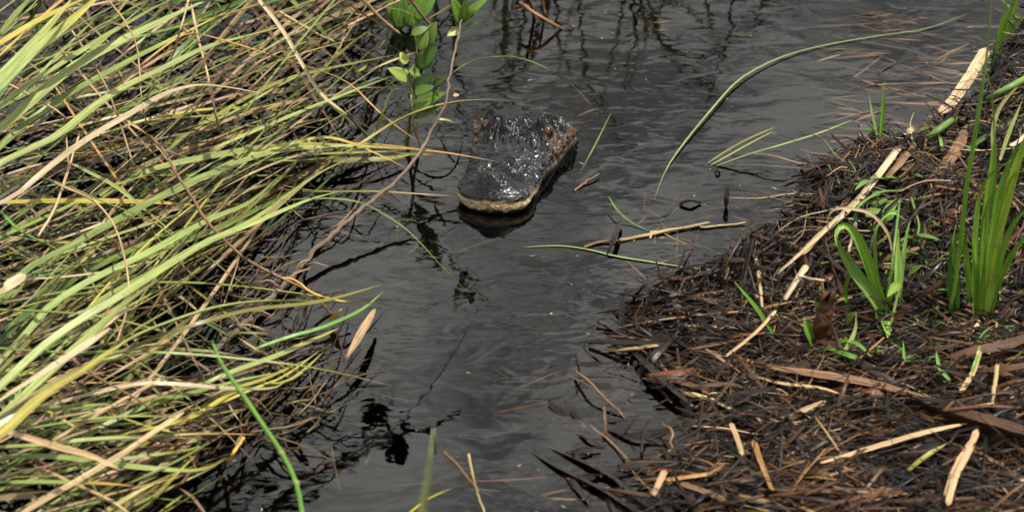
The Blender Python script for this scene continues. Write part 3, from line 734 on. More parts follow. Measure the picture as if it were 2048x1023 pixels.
for i in range(200):                              # short broken bits in the thatch
    py = rnd.uniform(-40, 1040); px = rnd.uniform(-40, mass_right(py) + 30); a = rnd.uniform(-1.4, 1.4); L = rnd.uniform(20, 120); h = rnd.uniform(0, .03)
    c = pick(LOW)
    g = blade_geo(pts3([(px, py), (px + L * math.cos(a) * .5, py - L * math.sin(a) * .25 + rnd.uniform(-6, 6)), (px + L * math.cos(a), py - L * math.sin(a) * .6)], (h, h + .01, h)),
                  rnd.uniform(2, 8) * PXM, n=5, roll=rnd.uniform(-.8, .8), prof='both', c0=jit(CC[c[0]], .3), c1=jit(CC[c[1]], .3))
    BAG.add(*g)
for i in range(170):
    py = rnd.uniform(380, 900); px = mass_right(py) + rnd.gauss(10, 70); a = rnd.gauss(.5, .5); L = rnd.uniform(40, 150); c = rnd.choice('BBBKTL')
    g = tube_geo(pts3([(px, py), (px + L * .5 * math.cos(a) + rnd.uniform(-8, 8), py - L * .5 * math.sin(a) + rnd.uniform(-8, 8)), (px + L * math.cos(a), py - L * math.sin(a))], (rnd.uniform(0, .02), rnd.uniform(.0, .03), rnd.uniform(-.005, .02))),
                 rnd.uniform(.0008, .0024), .0008, n=8, k=5, c0=[q * .6 for q in jit(CC[c], .3)], wob=.0006); BAG.add(*g)
BAG.build('grass_thatch', M_BLADE, 'tangled brown and olive thatch of old sedge lying on the water')

# dead stalks among the sedge, each a thing of its own
ST = [
 ('T', 7, [(376, -8), (384, 20), (399, 86), (419, 166), (432, 233), (438, 264)], (.3, .2, .05), 'thin straw stalk hanging steeply beside the orange bent blade'),
 ('W', 9, [(512, -8), (565, 60), (600, 120), (640, 185), (694, 229)], (.3, .22, .12), 'long whitish stalk slanting down across the flooded sedge to the leafy shoot'),
 ('B', 9, [(690, 224), (720, 256), (752, 288)], (.12, .06, .0), 'short brown stem end dipping into the water below the whitish stalk'),
 ('T', 4, [(213, -5), (256, 53), (276, 106), (283, 200), (294, 250)], (.4, .3, .16), 'hair-thin straw stem curving down through the upper sedge'),
 ('T', 5, [(143, 60), (173, 106), (200, 150), (226, 206), (246, 266), (268, 332)], (.36, .25, .1), 'thin tan stem sloping down over the pale green blades at upper left'),
 ('T', 5, [(-10, 155), (50, 186), (120, 226), (130, 253), (137, 334)], (.3, .25, .12), 'kinked tan stem bent sharply downward near the left end of the sedge'),
 ('W', 5, [(378, -5), (359, 66), (342, 116), (293, 195)], (.32, .24, .1), 'pale thin stem leaning the other way across the upper sedge'),
 ('T', 13, [(240, 232), (275, 255), (306, 278), (352, 338)], (.18, .17, .1), 'broad flat tan leaf end pointing down to the curved brown stem'),
 ('B', 7, [(300, 272), (330, 305), (352, 347), (382, 390), (409, 436), (442, 473), (499, 523), (600, 573), (632, 592), (662, 628)], (.15, .17, .16, .12, .05, .0), 'long curved brown stem sweeping down to the yellow leaf scrap'),
 ('T', 5, [(100, 360), (126, 373), (186, 400), (226, 446), (246, 500), (256, 556), (256, 606), (232, 690)], (.2, .22, .18, .12), 'bowed tan stem bulging over the broad pale blades at mid left'),
 ('T', 6, [(76, 473), (110, 416), (136, 340), (160, 265)], (.16, .2, .22), 'upright straw stalk leaning across the yellow level blade'),
 ('T', 12, [(20, 1040), (80, 1003), (151, 962), (235, 912), (285, 878), (368, 822)], (.1, .14, .15, .13), 'thick tan reed stalk rising from the bottom left corner with a cut tip'),
 ('T', 13, [(-20, 850), (100, 888), (184, 911), (236, 936)], (.2, .22, .2), 'flat tan blade crossing the level green leaves with its end on the thick reed'),
 ('T', 7, [(105, 882), (201, 824), (324, 756)], (.12, .14, .12), 'straight pale straw propped over the level green blades'),
 ('B', 5, [(120, 700), (201, 757), (268, 794), (320, 829)], (.2, .18, .12), 'thin brown straw slanting down between the level blades'),
 ('W', 15, [(165, 690), (215, 648), (260, 614)], (.14, .18, .2), 'short whitish strip of dead leaf standing out beside the broad pale blades'),
 ('W', 24, [(-10, 590), (20, 568), (48, 545)], (.2, .22, .2), 'papery whitish dead leaf tip at the left end of the sedge'),
 ('W', 17, [(-20, 812), (84, 745), (160, 697), (220, 655)], (.2, .24, .24), 'long pale dead blade with pinkish grey edges over the lower sedge'),
 ('T', 17, [(-30, 850), (100, 767), (210, 710), (352, 683)], (.16, .2, .18), 'wide sandy dead blade curving over to a level tip in the lower sedge'),
 ('T', 7, [(90, 940), (151, 968), (220, 1000), (262, 1030)], (.1, .11, .08), 'pale straw sloping down across the foot of the thick tan reed'),
 ('T', 8, [(560, 25), (620, 60), (668, 84)], (.14, .12, .08), 'pale straw pointing at the sheaf of straws in the flooded sedge'),
 ('T', 9, [(600, -10), (660, 30), (710, 70)], (.16, .1, .02), 'straw at the left edge of the sheaf entering the water'),
 ('W', 10, [(680, -5), (726, 27), (770, 52), (812, 74)], (.18, .12, .06, .01), 'palest and longest straw of the sheaf entering the water'),
 ('T', 8, [(720, -5), (760, 35), (800, 70)], (.16, .08, .01), 'straw at the right edge of the sheaf entering the water'),
 ('B', 8, [(815, -10), (840, 25), (860, 50)], (.12, .07, .03), 'brown twig end hanging behind the tall oval leaves'),
 ('T', 6, [(695, 52), (760, 20), (800, 0)], (.05, .08, .1), 'tan straw leaning up across the sheaf of straws'),
 ('O', 5, [(560, 555), (590, 560), (630, 588), (700, 606)], (.05, .06, .03), 'thin orange straw lying over the half-sunk branch'),
 ('R', 16, [(750, 616), (725, 660), (705, 695), (688, 722)], (.03, .04, .04, .02), 'lance-shaped tan dead leaf with its tip in the open water'),
 ('K', 4, [(566, 610), (566, 650), (570, 720)], (.05, .03, .0), 'black peg-like stem standing in the water by the half-sunk branch'),
 ('B', 8, [(505, 700), (535, 710), (560, 730), (595, 745)], (.02, .03, .0), 'wet brown stem scrap beside the lowest yellow blades'),
 ('O', 7, [(488, 875), (470, 900), (455, 925)], (.02, .04, .01), 'small curved orange-brown leaf scrap at the edge of the lower sedge'),
 ('B', 6, [(885, 902), (910, 925), (935, 955), (960, 985)], (.12, .09, .05), 'reddish brown broken stem end near the blurred green leaf'),
 ('T', 4, [(936, 905), (945, 945), (955, 985), (975, 1040)], (.14, .1, .04), 'thin olive straw beside the reddish broken stem end'),
]
for c, w, path, hs, label in ST:
    p = pts3(path, hs)
    if w >= 9:
        g = blade_geo(p, w * PXM, n=14, roll=rnd.uniform(-.4, .4), twist=rnd.uniform(-.5, .5), fold=.2, thick=.0012, prof='both' if w > 12 else 'cut', c0=jit(CC[c]), c1=jit(CC[c]))
    else:
        g = tube_geo(p, w * PXM * .5, w * PXM * .4, n=18, k=6, c0=jit(CC[c]), c1=jit(CC[c]), wob=.0004)
    tag(mesh_obj('dead_stalk', *g[:2], M_DEAD, cols=g[2], uvs=g[3], origin=p[0]), label, 'dead stalk')

# leafy twig hanging over the near water, above the frame: the dark tangle in the reflection
def MR(px, py, z): p = W(px, py, -z); p.z = z; return p
p = [MR(330, 1120, .72), MR(440, 1075, .66), MR(540, 1020, .59), MR(620, 955, .53), MR(700, 905, .52), MR(790, 872, .51), MR(850, 858, .50), MR(920, 822, .49)]
twig = empty('hanging_twig', p[0], 'dark leafy twig hanging low over the near water', 'twig')
g = tube_geo(p, .013, .003, n=40, k=6, c0=(.06, .045, .03), wob=.002); mesh_obj('stem', *g[:2], M_BARK, parent=twig, cols=g[2], uvs=g[3])
for a, b in [((700, 905), (570, 870)), ((790, 872), (740, 805)), ((790, 872), (690, 870)), ((800, 880), (800, 925)), ((620, 955), (720, 930)), ((850, 858), (870, 905)), ((620, 955), (560, 985)), ((720, 900), (790, 800))]:
    g = tube_geo([MR(*a, .52), MR((a[0] + b[0]) / 2 + 6, (a[1] + b[1]) / 2 - 5, .525), MR(*b, .52)], .005, .002, n=10, k=5, c0=(.06, .045, .03), wob=.0015); mesh_obj('side_twig', *g[:2], M_BARK, parent=twig, cols=g[2], uvs=g[3])
for a, b, w in [((742, 850), (752, 800), 44), ((775, 855), (765, 812), 30), ((800, 870), (808, 925), 30), ((792, 880), (780, 920), 24), ((620, 940), (570, 850), 20), ((600, 830), (640, 795), 26), ((590, 840), (565, 800), 24), ((700, 870), (660, 862), 20), ((650, 930), (740, 905), 18), ((560, 960), (480, 985), 22), ((640, 990), (560, 1010), 26), ((800, 845), (840, 868), 22), ((500, 1010), (420, 1000), 30)]:
    add_leaf(twig, MR(*a, .52), MR(*b, .515), w * 1.1, (.05, .11, .03), (rnd.uniform(-.3, .3), .3, 1))
# bright green water stem with nodes
p = pts3([(424, 683), (445, 730), (480, 780), (520, 840), (563, 905), (592, 965), (607, 1040)], (.10, .14, .15, .14, .13, .12, .10))
root = empty('water_plant', p[0], 'bright green jointed stem curving down the water beside the lower sedge', 'stem')
g = tube_geo(p, .0032, .0042, n=26, k=8, c0=(.17, .32, .05), c1=(.10, .24, .03)); mesh_obj('stalk', *g[:2], M_LEAF, parent=root, cols=g[2], uvs=g[3])
for i in (2, 4, 5):
    q = p[i]; g = tube_geo([q + Vector((-.003, .004, .001)), q, q + Vector((.003, -.004, -.001))], .005, .005, n=3, k=8, c0=(.22, .27, .08)); mesh_obj('node', *g[:2], M_LEAF, parent=root, cols=g[2], uvs=g[3])
# blurred green blade close to the lens
b0 = CAM + ray(868, 850).normalized() * 3.5
rb = Vector((b0.x - .04, b0.y - .03, 0))
g = blade_geo([rb, rb.lerp(b0, .35) + Vector((-.012, 0, 0)), rb.lerp(b0, .7) + Vector((-.012, 0, 0)), b0], .022, n=16, roll=0, prof='blade', c0=(.20, .26, .08), c1=(.24, .27, .10), up=(0, -1, .2))
tag(mesh_obj('foreground_reed', *g[:2], M_BLADE, cols=g[2], uvs=g[3], origin=rb), 'blurred green reed leaf standing up in front of the open water', 'reed leaf')
# yellow bent leaf scrap bottom centre
for path, hs, w, c, label in [([(800, 1040), (850, 1000), (880, 985), (905, 975)], (.04, .05, .04), 7, (.5, .42, .05), 'small yellow bent leaf behind the blurred green reed leaf'),
                              ([(662, 640), (672, 628), (684, 616)], (.01, .03, .04), 15, (.6, .46, .03), 'bright yellow leaf scrap at the end of the curved brown stem')]:
    p = pts3(path, hs); g = blade_geo(p, w * PXM, n=8, roll=.4, prof='both', c0=c)
    tag(mesh_obj('yellow_leaf', *g[:2], M_LEAF, cols=g[2], uvs=g[3], origin=p[0]), label, 'leaf')

# ------------------------------------------------------------------ branch with leafy tip, leafy shoot
BRP = [(425, 715), (440, 690), (480, 655), (545, 590), (600, 535), (640, 490), (720, 420), (800, 355), (845, 295), (870, 250), (890, 200), (900, 150), (914, 85), (925, 30), (930, 0)]
BRH = (.0, .005, .01, .015, .02, .03, .05, .07, .10, .13, .17, .205, .25, .29, .31)
p = [W(x, y, h) for (x, y), h in zip(BRP, BRH)]
branch = empty('branch', p[0], 'half-sunk brown branch slanting up from the sedge to a green leafy tip', 'branch')
C, _ = spline(p, 44)
g = tube_geo(p, .0062, .0020, n=80, k=9, c0=(.095, .07, .05), c1=(.15, .10, .07), wob=.0013); mesh_obj('stem', *g[:2], M_BARK, parent=branch, cols=g[2], uvs=g[3])
for (x, y, h, dx, dy, dz) in [(590, 545, .02, .02, .01, .018), (610, 530, .025, .03, -.01, .01), (560, 575, .02, -.03, .0, .014), (505, 632, .012, .025, -.01, .016), (575, 560, .018, .03, .02, .006), (480, 655, .01, -.02, .01, .02), (520, 615, .015, -.03, -.008, .012)]:
    q = W(x, y, h); g = tube_geo([q, q + Vector((dx * .6, dy, dz)), q + Vector((dx * 1.4, dy * 2, dz * .8))], .003, .001, n=6, k=6, c0=(.12, .075, .045), c1=(.25, .18, .11), wob=.0006)
    mesh_obj('twig', *g[:2], M_BARK, parent=branch, cols=g[2], uvs=g[3])
q = W(906, 190, .175); g = leaf_geo(q, q + Vector((.012, 0, 0)), .008, (0, -1, .3), (.55, .36, .22)); o = mesh_obj('bark_flake', *g[:2], M_DEAD, parent=branch, cols=g[2], uvs=g[3])
yb = p[-2].y
for a, b, w, c, nn in [((922, 50), (902, -8), 30, (.08, .19, .03), (.3, -.7, .5)), ((926, 42), (978, -6), 26, (.10, .22, .04), (-.3, -.6, .7)), ((925, 46), (934, -12), 20, (.16, .30, .06), (0, -.8, .5)),
                       ((921, 62), (957, 44), 14, (.07, .15, .03), (0, -.5, .8)), ((918, 58), (894, 72), 22, (.26, .34, .12), (0, -.8, .5)), ((926, 44), (950, 20), 16, (.08, .18, .03), (0, -.6, .7))]:
    add_leaf(branch, V(*a, yb), V(*b, yb - .02), w, c, nn)
ys = W(816, 292, 0).y
shoot = empty('leafy_shoot', W(816, 292, 0), 'upright green shoot with broad oval leaves standing in the water beside the branch', 'shoot')
g = tube_geo([V(814, 296, ys), V(818, 260, ys), V(823, 200, ys), V(822, 160, ys), V(828, 130, ys)], .0042, .0022, n=18, k=7, c0=(.10, .16, .03), c1=(.24, .24, .05), wob=.0004); mesh_obj('stem', *g[:2], M_LEAF, parent=shoot, cols=g[2], uvs=g[3])
g = tube_geo([V(844, 300, ys), V(832, 262, ys - .01), V(824, 225, ys - .01), V(822, 190, ys - .01)], .0034, .002, n=14, k=7, c0=(.30, .2, .11), c1=(.22, .2, .08), wob=.0004); mesh_obj('side_stem', *g[:2], M_BARK, parent=shoot, cols=g[2], uvs=g[3])
for a, b, w, c, nn, lab in [((842, 98), (873, 44), 44, (.11, .22, .06), (-.1, -.85, .5), 'tallest leaf, paler green and upright'), ((834, 136), (874, 92), 40, (.055, .13, .03), (.1, -.8, .5), None), ((820, 160), (776, 136), 34, (.17, .27, .09), (0, -.8, .6), 'pale leaf with a nibbled edge'),
                       ((814, 128), (800, 104), 24, (.24, .32, .10), (0, -.9, .4), 'small yellow-green leaf'), ((818, 140), (842, 152), 24, (.09, .19, .04), (0, -.6, .7), None), ((826, 176), (872, 146), 30, (.05, .12, .025), (0, -.7, .7), None),
                       ((828, 188), (868, 172), 26, (.06, .13, .03), (0, -.6, .7), None), ((826, 216), (892, 184), 34, (.06, .14, .03), (0, -.65, .75), None), ((828, 236), (888, 212), 22, (.05, .11, .02), (0, -.5, .8), None), ((866, 172), (892, 154), 22, (.12, .22, .05), (0, -.7, .6), None),
                       ((822, 70), (858, 54), 22, (.06, .13, .02), (0, -.7, .7), None), ((838, 100), (856, 62), 34, (.10, .2, .05), (-.3, -.8, .5), None)]:
    o = add_leaf(shoot, V(*a, ys - rnd.uniform(-.01, .03)), V(*b, ys - rnd.uniform(-.01, .03)), w, c, nn)
    if lab: o['label'] = lab
for path, hs, w, c in [([(742, 290), (755, 250), (770, 215), (795, 165)], (.0, .05, .09, .13), 8, 'y'), ([(748, 285), (762, 240), (780, 185), (810, 175)], (.0, .05, .1, .12), 6, 'y'), ([(768, 285), (785, 250), (800, 210), (812, 178)], (.0, .04, .08, .11), 6, 'g'),
                       ([(810, 290), (818, 250), (820, 205)], (0, .05, .1), 9, 'D')]:
    pp = pts3(path, hs); g = blade_geo(pp, w * PXM, n=12, roll=1.2, c0=jit(CC[c]), up=(0, -1, .3)); mesh_obj('blade', *g[:2], M_BLADE, parent=CL['back'], cols=g[2], uvs=g[3])
# broad-leaved plant behind at the top
yt = W(805, 60, 0).y
bp_ = empty('broad_leaf_plant', W(805, 62, 0), 'dark green broad-leaved plant standing behind the oval leaves at the top', 'plant')
for a, b, w in [((800, 60), (802, -20), 50), ((815, 55), (850, -15), 46), ((795, 50), (775, -10), 30), ((830, 40), (872, -5), 34)]:
    add_leaf(bp_, V(*a, yt), V(*b, yt + .02), w, (.05, .13, .02), (rnd.uniform(-.3, .3), -.8, .4))
# dark broken reed stubs at the top
for k, (path, hs, w, label) in enumerate([([(1040, 5), (1075, 30), (1125, 58)], (.05, .04, .0), 9, 'slanting brown stub of the broken reed cluster standing in the pool'), ([(1068, 40), (1062, 10), (1050, -12)], (.0, .04, .08), 8, 'upright dark stub of the broken reed cluster standing in the pool'),
                       ([(1092, 32), (1086, 8), (1080, -10)], (.0, .03, .06), 6, 'orange stub of the broken reed cluster standing in the pool')]):
    p = pts3(path, hs); g = tube_geo(p, w * PXM * .5, w * PXM * .4, n=8, k=7, c0=jit((.2, .1, .05) if k != 1 else (.04, .025, .015)), wob=.0006)
    tag(mesh_obj('reed_stub', *g[:2], M_DEAD, cols=g[2], uvs=g[3], origin=p[0]), label, 'reed stub', 'broken reed stubs standing in the pool')

# ------------------------------------------------------------------ blades and scraps in the open water
WB = [
 ('G', 5, [(1308, 400), (1322, 362), (1337, 330), (1370, 283), (1420, 222), (1480, 158), (1560, 115), (1650, 90), (1760, 71), (1850, 58), (1935, 28)], (-.012, -.004, .002, .005, .007, .007, .005, .003, .003, .003, .006), 'long pale green blade arching from the open water to the far bank', 'water_grass'),
 ('G', 6, [(1428, 333), (1500, 307), (1560, 290), (1640, 265), (1704, 240)], (.0, .03, .05, .05), 'longest lower blade of the trio fanning out of one floating tuft', 'water_grass'),
 ('y', 7, [(1412, 328), (1455, 300), (1495, 278), (1550, 254)], (.0, .03, .05), 'upper olive blade of the trio fanning out of one floating tuft', 'water_grass'),
 ('G', 6, [(1420, 331), (1470, 303), (1510, 281), (1547, 262)], (.0, .03, .05), 'middle cut-off blade of the trio fanning out of one floating tuft', 'water_grass'),
 ('G', 6, [(1045, 494), (1120, 491), (1180, 499), (1230, 511), (1290, 521), (1400, 537), (1490, 540)], (.001, .002, .001), 'pale green blade floating level on the water in front of the mat', 'water_grass'),
 ('V', 4, [(1217, 392), (1235, 420), (1262, 443), (1298, 462)], (.02, .015, .005, .001), 'short vivid green blade beside the dark crooked stick in the water', 'water_grass'),
 ('L', 4, [(1160, 345), (1190, 290), (1222, 226)], (-.01, .01, .05), 'thin olive straw standing out of the water beside the alligator cheek', 'water_straw'),
]
for c, w, path, hs, label, nm in WB:
    p = pts3(path, hs); g = blade_geo(p, w * PXM, n=26, roll=.1, fold=.12, prof='both', c0=jit(CC[c]))
    tag(mesh_obj(nm, *g[:2], M_BLADE, cols=g[2], uvs=g[3], origin=p[0]), label, 'straw' if 'straw' in nm else 'blade of grass')
WS = [
 ('T', 8, [(1240, 480), (1290, 470), (1360, 456), (1418, 446)], (.002, .004, .004), 'pale straw-coloured reed floating beside the dark crooked stick', 'floating_reed'),
 ('T', 5, [(1400, 455), (1450, 450), (1492, 445)], (.002, .003), 'thin tan straw end floating beyond the pale reed', 'floating_reed'),
 ('B', 6, [(1168, 494), (1200, 484), (1236, 480)], (.002, .004), 'brown wet straw floating on the near side of the crooked stick', 'floating_reed'),
 ('K', 11, [(1243, 436), (1233, 462), (1224, 485), (1214, 510)], (.012, .02, .016, .0), 'dark crooked stick poking out of the open water', 'wet_stick'),
 ('K', 11, [(1452, 415), (1453, 395), (1455, 370)], (.0, .02, .04), 'black peg standing upright in the open water', 'wet_stick'),
 ('K', 8, [(1360, 408), (1380, 400), (1402, 406)], (.002, .01, .002), 'dark scrap of leaf floating left of the upright black peg', 'wet_stick'),
 ('K', 6, [(1430, 345), (1436, 340), (1440, 348)], (.002, .008, .0), 'black scrap at the foot of the trio of blades', 'wet_stick'),
 ('B', 5, [(1148, 382), (1170, 365), (1198, 348)], (.0, .004, .006), 'brown straw floating beside the alligator', 'floating_reed'),
 ('T', 4, [(1300, 478), (1310, 462), (1380, 490)], (.0, .001, -.01), 'thin brown straw trailing under the pale floating reed', 'floating_reed'),
 ('K', 26, [(1226, 620), (1280, 648), (1340, 676), (1400, 700)], (.0, .012, .014, .01), 'wide black reed leaf lying at the tip of the mat', 'black_leaf'),
 ('K', 34, [(1262, 694), (1310, 740), (1355, 785), (1395, 820)], (.004, .014, .014, .006), 'widest black reed leaf running down beside the small pool in the mat', 'black_leaf'),
 ('B', 20, [(1355, 570), (1385, 600), (1420, 640)], (.012, .02, .01), 'orange-brown wet reed leaf curling at the water edge of the mat', 'black_leaf'),
 ('K', 18, [(1365, 600), (1360, 640), (1352, 680)], (.01, .014, .01), 'dark grey flat reed leaf pointing down from the curled orange-brown one', 'black_leaf'),
 ('K', 26, [(1098, 800), (1125, 820), (1160, 850)], (.006, .003, -.012), 'dark blunt leaf tip rising from the water left of the mat', 'black_leaf'),
 ('K', 18, [(1130, 800), (1155, 830), (1175, 860)], (.004, .002, -.012), 'second dark leaf tip rising just right of the blunt one', 'black_leaf'),
 ('K', 16, [(1030, 880), (1110, 930), (1190, 970), (1290, 1030)], (-.006, .002, .005, .006), 'long black pointed leaf lying in the water at the bottom of the mat', 'black_leaf'),
 ('K', 14, [(1060, 880), (1150, 915), (1230, 955), (1320, 1030)], (-.006, .003, .007, .006), 'slimmer black pointed leaf next to the long one at the bottom', 'black_leaf'),
 ('B', 6, [(1150, 740), (1180, 765), (1215, 800), (1250, 835)], (.01, .02, .012, .0), 'brown twig with a forked dark end rising from the water left of the mat', 'floating_reed'),
 ('K', 4, [(1152, 708), (1156, 730), (1160, 745)], (.04, .025, .01), 'thin black thorn-like twig over the forked end of the brown twig', 'wet_stick'),
 ('B', 5, [(1208, 812), (1210, 840), (1212, 868)], (.03, .02, .0), 'small upright brown peg below the forked brown twig', 'wet_stick'),
 ('B', 5, [(1180, 850), (1230, 890), (1262, 930)], (-.006, .004, .006), 'thin brown straw running down to the lower corner of the mat', 'floating_reed'),
 ('B', 6, [(1350, 910), (1340, 880), (1346, 862), (1320, 845)], (.0, .02, .03, .01), 'thin crooked dark twig bridging the small pool in the mat', 'wet_stick'),
]
for c, w, path, hs, label, nm in WS:
    p = pts3(path, hs); wet = c in 'KB'
    if w >= 10: g = blade_geo(p, w * PXM, n=12, roll=rnd.uniform(-.3, .5), twist=rnd.uniform(-.4, .4), fold=-.18 if c == 'K' else .2, thick=.002, prof='both', c0=jit(CC[c]))
    else: g = tube_geo(p, w * PXM * .5, w * PXM * .35, n=10, k=6, c0=jit(CC[c]), wob=.0008)
    tag(mesh_obj(nm, *g[:2], M_WETDEAD if wet else M_DEAD, cols=g[2], uvs=g[3], origin=p[0]), label, {'floating_reed': 'reed', 'wet_stick': 'stick', 'black_leaf': 'dead leaf'}[nm])

SK = []
# soaked black strips half sunk along the near edge of the mat
for i in range(18):
    x, y = (rnd.uniform(1060, 1330), rnd.uniform(800, 1000)) if i < 12 else (rnd.uniform(1180, 1330), rnd.uniform(610, 720))
    L = rnd.uniform(70, 190); a = R(rnd.gauss(-33, 12))
    p = pts3([(x, y), (x + L * .5 * math.cos(a), y - L * .5 * math.sin(a) + rnd.uniform(-6, 6)), (x + L * math.cos(a), y - L * math.sin(a))], (rnd.uniform(-.008, -.002), rnd.uniform(.002, .008), rnd.uniform(.001, .006)))
    g = blade_geo(p, rnd.uniform(5, 13) * PXM, n=10, roll=rnd.uniform(-.3, .3), fold=.2, thick=.0012, prof='both', c0=jit((.014, .010, .007), .3), c1=jit((.03, .018, .011), .3))
    SK.append((y, i >= 12, tag(mesh_obj('soaked_reed', *g[:2], M_WETDEAD, cols=g[2], uvs=g[3], origin=p[0]), None, 'reed', 'soaked reed strips off the mat edge')))
NTH = 'first second third fourth fifth sixth seventh eighth ninth tenth eleventh twelfth'.split()
for far in (True, False):
    for k, (_, _, o) in enumerate(sorted([q for q in SK if q[1] == far], key=lambda q: q[0])):
        o['label'] = NTH[k] + ' black soaked reed strip, counted from the far end, ' + ('beside the wide black leaf' if far else 'off the lower mat corner')
# sunken straws seen dimly and specks on the surface
SUB = Bag()
def sub_piece(px, py, z, a, L, w, c):
    q = W(px, py, z); d = Vector((math.cos(a), math.sin(a), rnd.uniform(-.12, .12))) * L
    g = blade_geo([q - d * .5, q + Vector((rnd.uniform(-.003, .003), rnd.uniform(-.003, .003), 0)), q + d * .5], w, n=5, roll=rnd.uniform(-.5, .5), prof='both', c0=c)
    SUB.add(*g)
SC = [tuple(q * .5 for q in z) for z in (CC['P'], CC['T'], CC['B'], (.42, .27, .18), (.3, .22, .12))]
for i in range(90): sub_piece(rnd.uniform(1250, 1600), rnd.uniform(380, 640), -rnd.uniform(.002, .03), rnd.uniform(0, 6.3), rnd.uniform(.03, .12), rnd.uniform(.0015, .0042), jit(rnd.choice(SC), .3))
for i in range(190): sub_piece(rnd.uniform(1650, 2000), rnd.uniform(30, 330), -rnd.uniform(-.001, .02), rnd.gauss(0, .5), rnd.uniform(.03, .16), rnd.uniform(.002, .007), jit(rnd.choice(SC), .3))
for i in range(26): sub_piece(rnd.uniform(950, 1400), rnd.uniform(620, 1020), -rnd.uniform(.006, .05), rnd.uniform(0, 6.3), rnd.uniform(.03, .14), rnd.uniform(.002, .007), jit(rnd.choice(SC), .3))
for i in range(26): sub_piece(rnd.uniform(500, 1000), rnd.uniform(400, 1000), -rnd.uniform(.004, .03), rnd.uniform(0, 6.3), rnd.uniform(.03, .14), rnd.uniform(.0015, .0042), jit(rnd.choice(SC), .3))
for i in range(22): sub_piece(rnd.uniform(820, 1650), rnd.uniform(0, 260), -rnd.uniform(.003, .03), rnd.gauss(0, .5), rnd.uniform(.03, .14), rnd.uniform(.0015, .0042), jit(rnd.choice(SC), .3))
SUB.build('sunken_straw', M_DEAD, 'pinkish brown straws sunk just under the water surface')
SPK = Bag()
for i in range(230):
    px, py = rnd.uniform(500, 1980), rnd.uniform(-20, 1030)
    if rnd.random() < .6: px = rnd.uniform(1050, 1650)
    q = W(px, py, .0008); a = rnd.uniform(0, 6.3); L = rnd.choice((.003, .004, .006, .012)) * rnd.uniform(.6, 1.3)
    d = Vector((math.cos(a), math.sin(a), 0)) * L
    g = blade_geo([q - d * .5, q + d * .5], rnd.uniform(.0012, .003), n=4, prof='both', c0=jit(rnd.choice([CC['T'], CC['B'], CC['P'], CC['K'], CC['B'], CC['W']]), .3)); SPK.add(*g)
SPK.build('floating_specks', M_DEAD, 'tiny pale specks and crumbs floating on the water')

# ------------------------------------------------------------------ right bank: broken reeds
def piece_tpl(bend, curve, k):
    """unit reed fragment along x: a curved channel (k=6) or a flat four-sided splinter (k=4)"""
    xs = [-.5, -.17, .17, .5]; v, uv = [], []
    for i, x in enumerate(xs):
        z = bend * (1 - 4 * x * x); y = .5 * curve * (1 - 4 * x * x)
        j1, j2 = (rnd.uniform(-.05, .05), rnd.uniform(-.05, .05)) if i in (0, 3) else (0, 0)
        s = 1 if 0 < i < 3 else rnd.uniform(.45, 1)
        ring = [(-.5, 0), (0, .5), (.5, 0), (.4, -.35), (0, .12), (-.4, -.35)] if k == 6 else [(-.5, 0), (0, .5), (.5, 0), (0, -.5)]
        for m, (a, b) in enumerate(ring):
            v.append((x + (j1 if m % 2 else j2), y, z, a * s, b)); uv.append((x * 2, a + .5))
    f = []
    for i in range(3):
        for m in range(k): f.append((i * k + m, i * k + (m + 1) % k, (i + 1) * k + (m + 1) % k, (i + 1) * k + m))
    f.append(tuple(range(k - 1, -1, -1))); f.append(tuple(3 * k + m for m in range(k)))
    return np.array(v), f, np.array(uv)
TPL = [piece_tpl(rnd.uniform(-.06, .10), rnd.uniform(-.12, .12), 4) for _ in range(14)]
TPLB = [piece_tpl(rnd.uniform(-.04, .06), rnd.uniform(-.08, .08), 6) for _ in range(14)]
def shape(tp, L, w, th):
    a = tp[0]; return np.stack([a[:, 0] * L, a[:, 1] * L + a[:, 3] * w, a[:, 2] * L + a[:, 4] * th], 1)
DK = [(.010, .007, .005), (.018, .011, .007), (.03, .018, .010), (.055, .032, .017), (.10, .058, .028), (.19, .12, .06), (.36, .24, .12), (.13, .055, .02), (.05, .045, .038)]
def pick_col(py, low):
    w = [7, 7, 5, 3, 1.6, .9, .5, 1.2, 1.2] if not low else [6, 6, 5, 3.5, 2.4, 1.3, .6, 2.4, .6]
    return [q * f for q, f in zip(jit(rnd.choices(DK, w)[0], .25), (.66, .54, .41))]
def damp(x, y):
    return float(np.clip(.85 + 1.1 * mnoise.noise(Vector((x * 7, y * 5, 3))) + .5 * mnoise.noise(Vector((x * 20, y * 15, 8))), .3, 1.5))
def rot_for(x, y, yaw, tilt):
    e = .012
    nx_ = -(float(hgt(x + e, y)) - float(hgt(x - e, y))) / (2 * e); ny_ = -(float(hgt(x, y + e)) - float(hgt(x, y - e))) / (2 * e)
    nrm = Vector((nx_ * .8, ny_ * .8, 1)).normalized()
    q = Vector((0, 0, 1)).rotation_difference(nrm)
    return (q.to_matrix() @ Matrix.Rotation(yaw, 3, 'Z') @ Matrix.Rotation(tilt, 3, 'Y') @ Matrix.Rotation(rnd.uniform(-.5, .5), 3, 'X'))
def proj(p):
    d = Vector(p) - CAM; k = WID / 2048 / DIST; z = d.dot(FWD)
    return 1024 + d.x / z / k, 511.5 - d.dot(UPV) / z / k
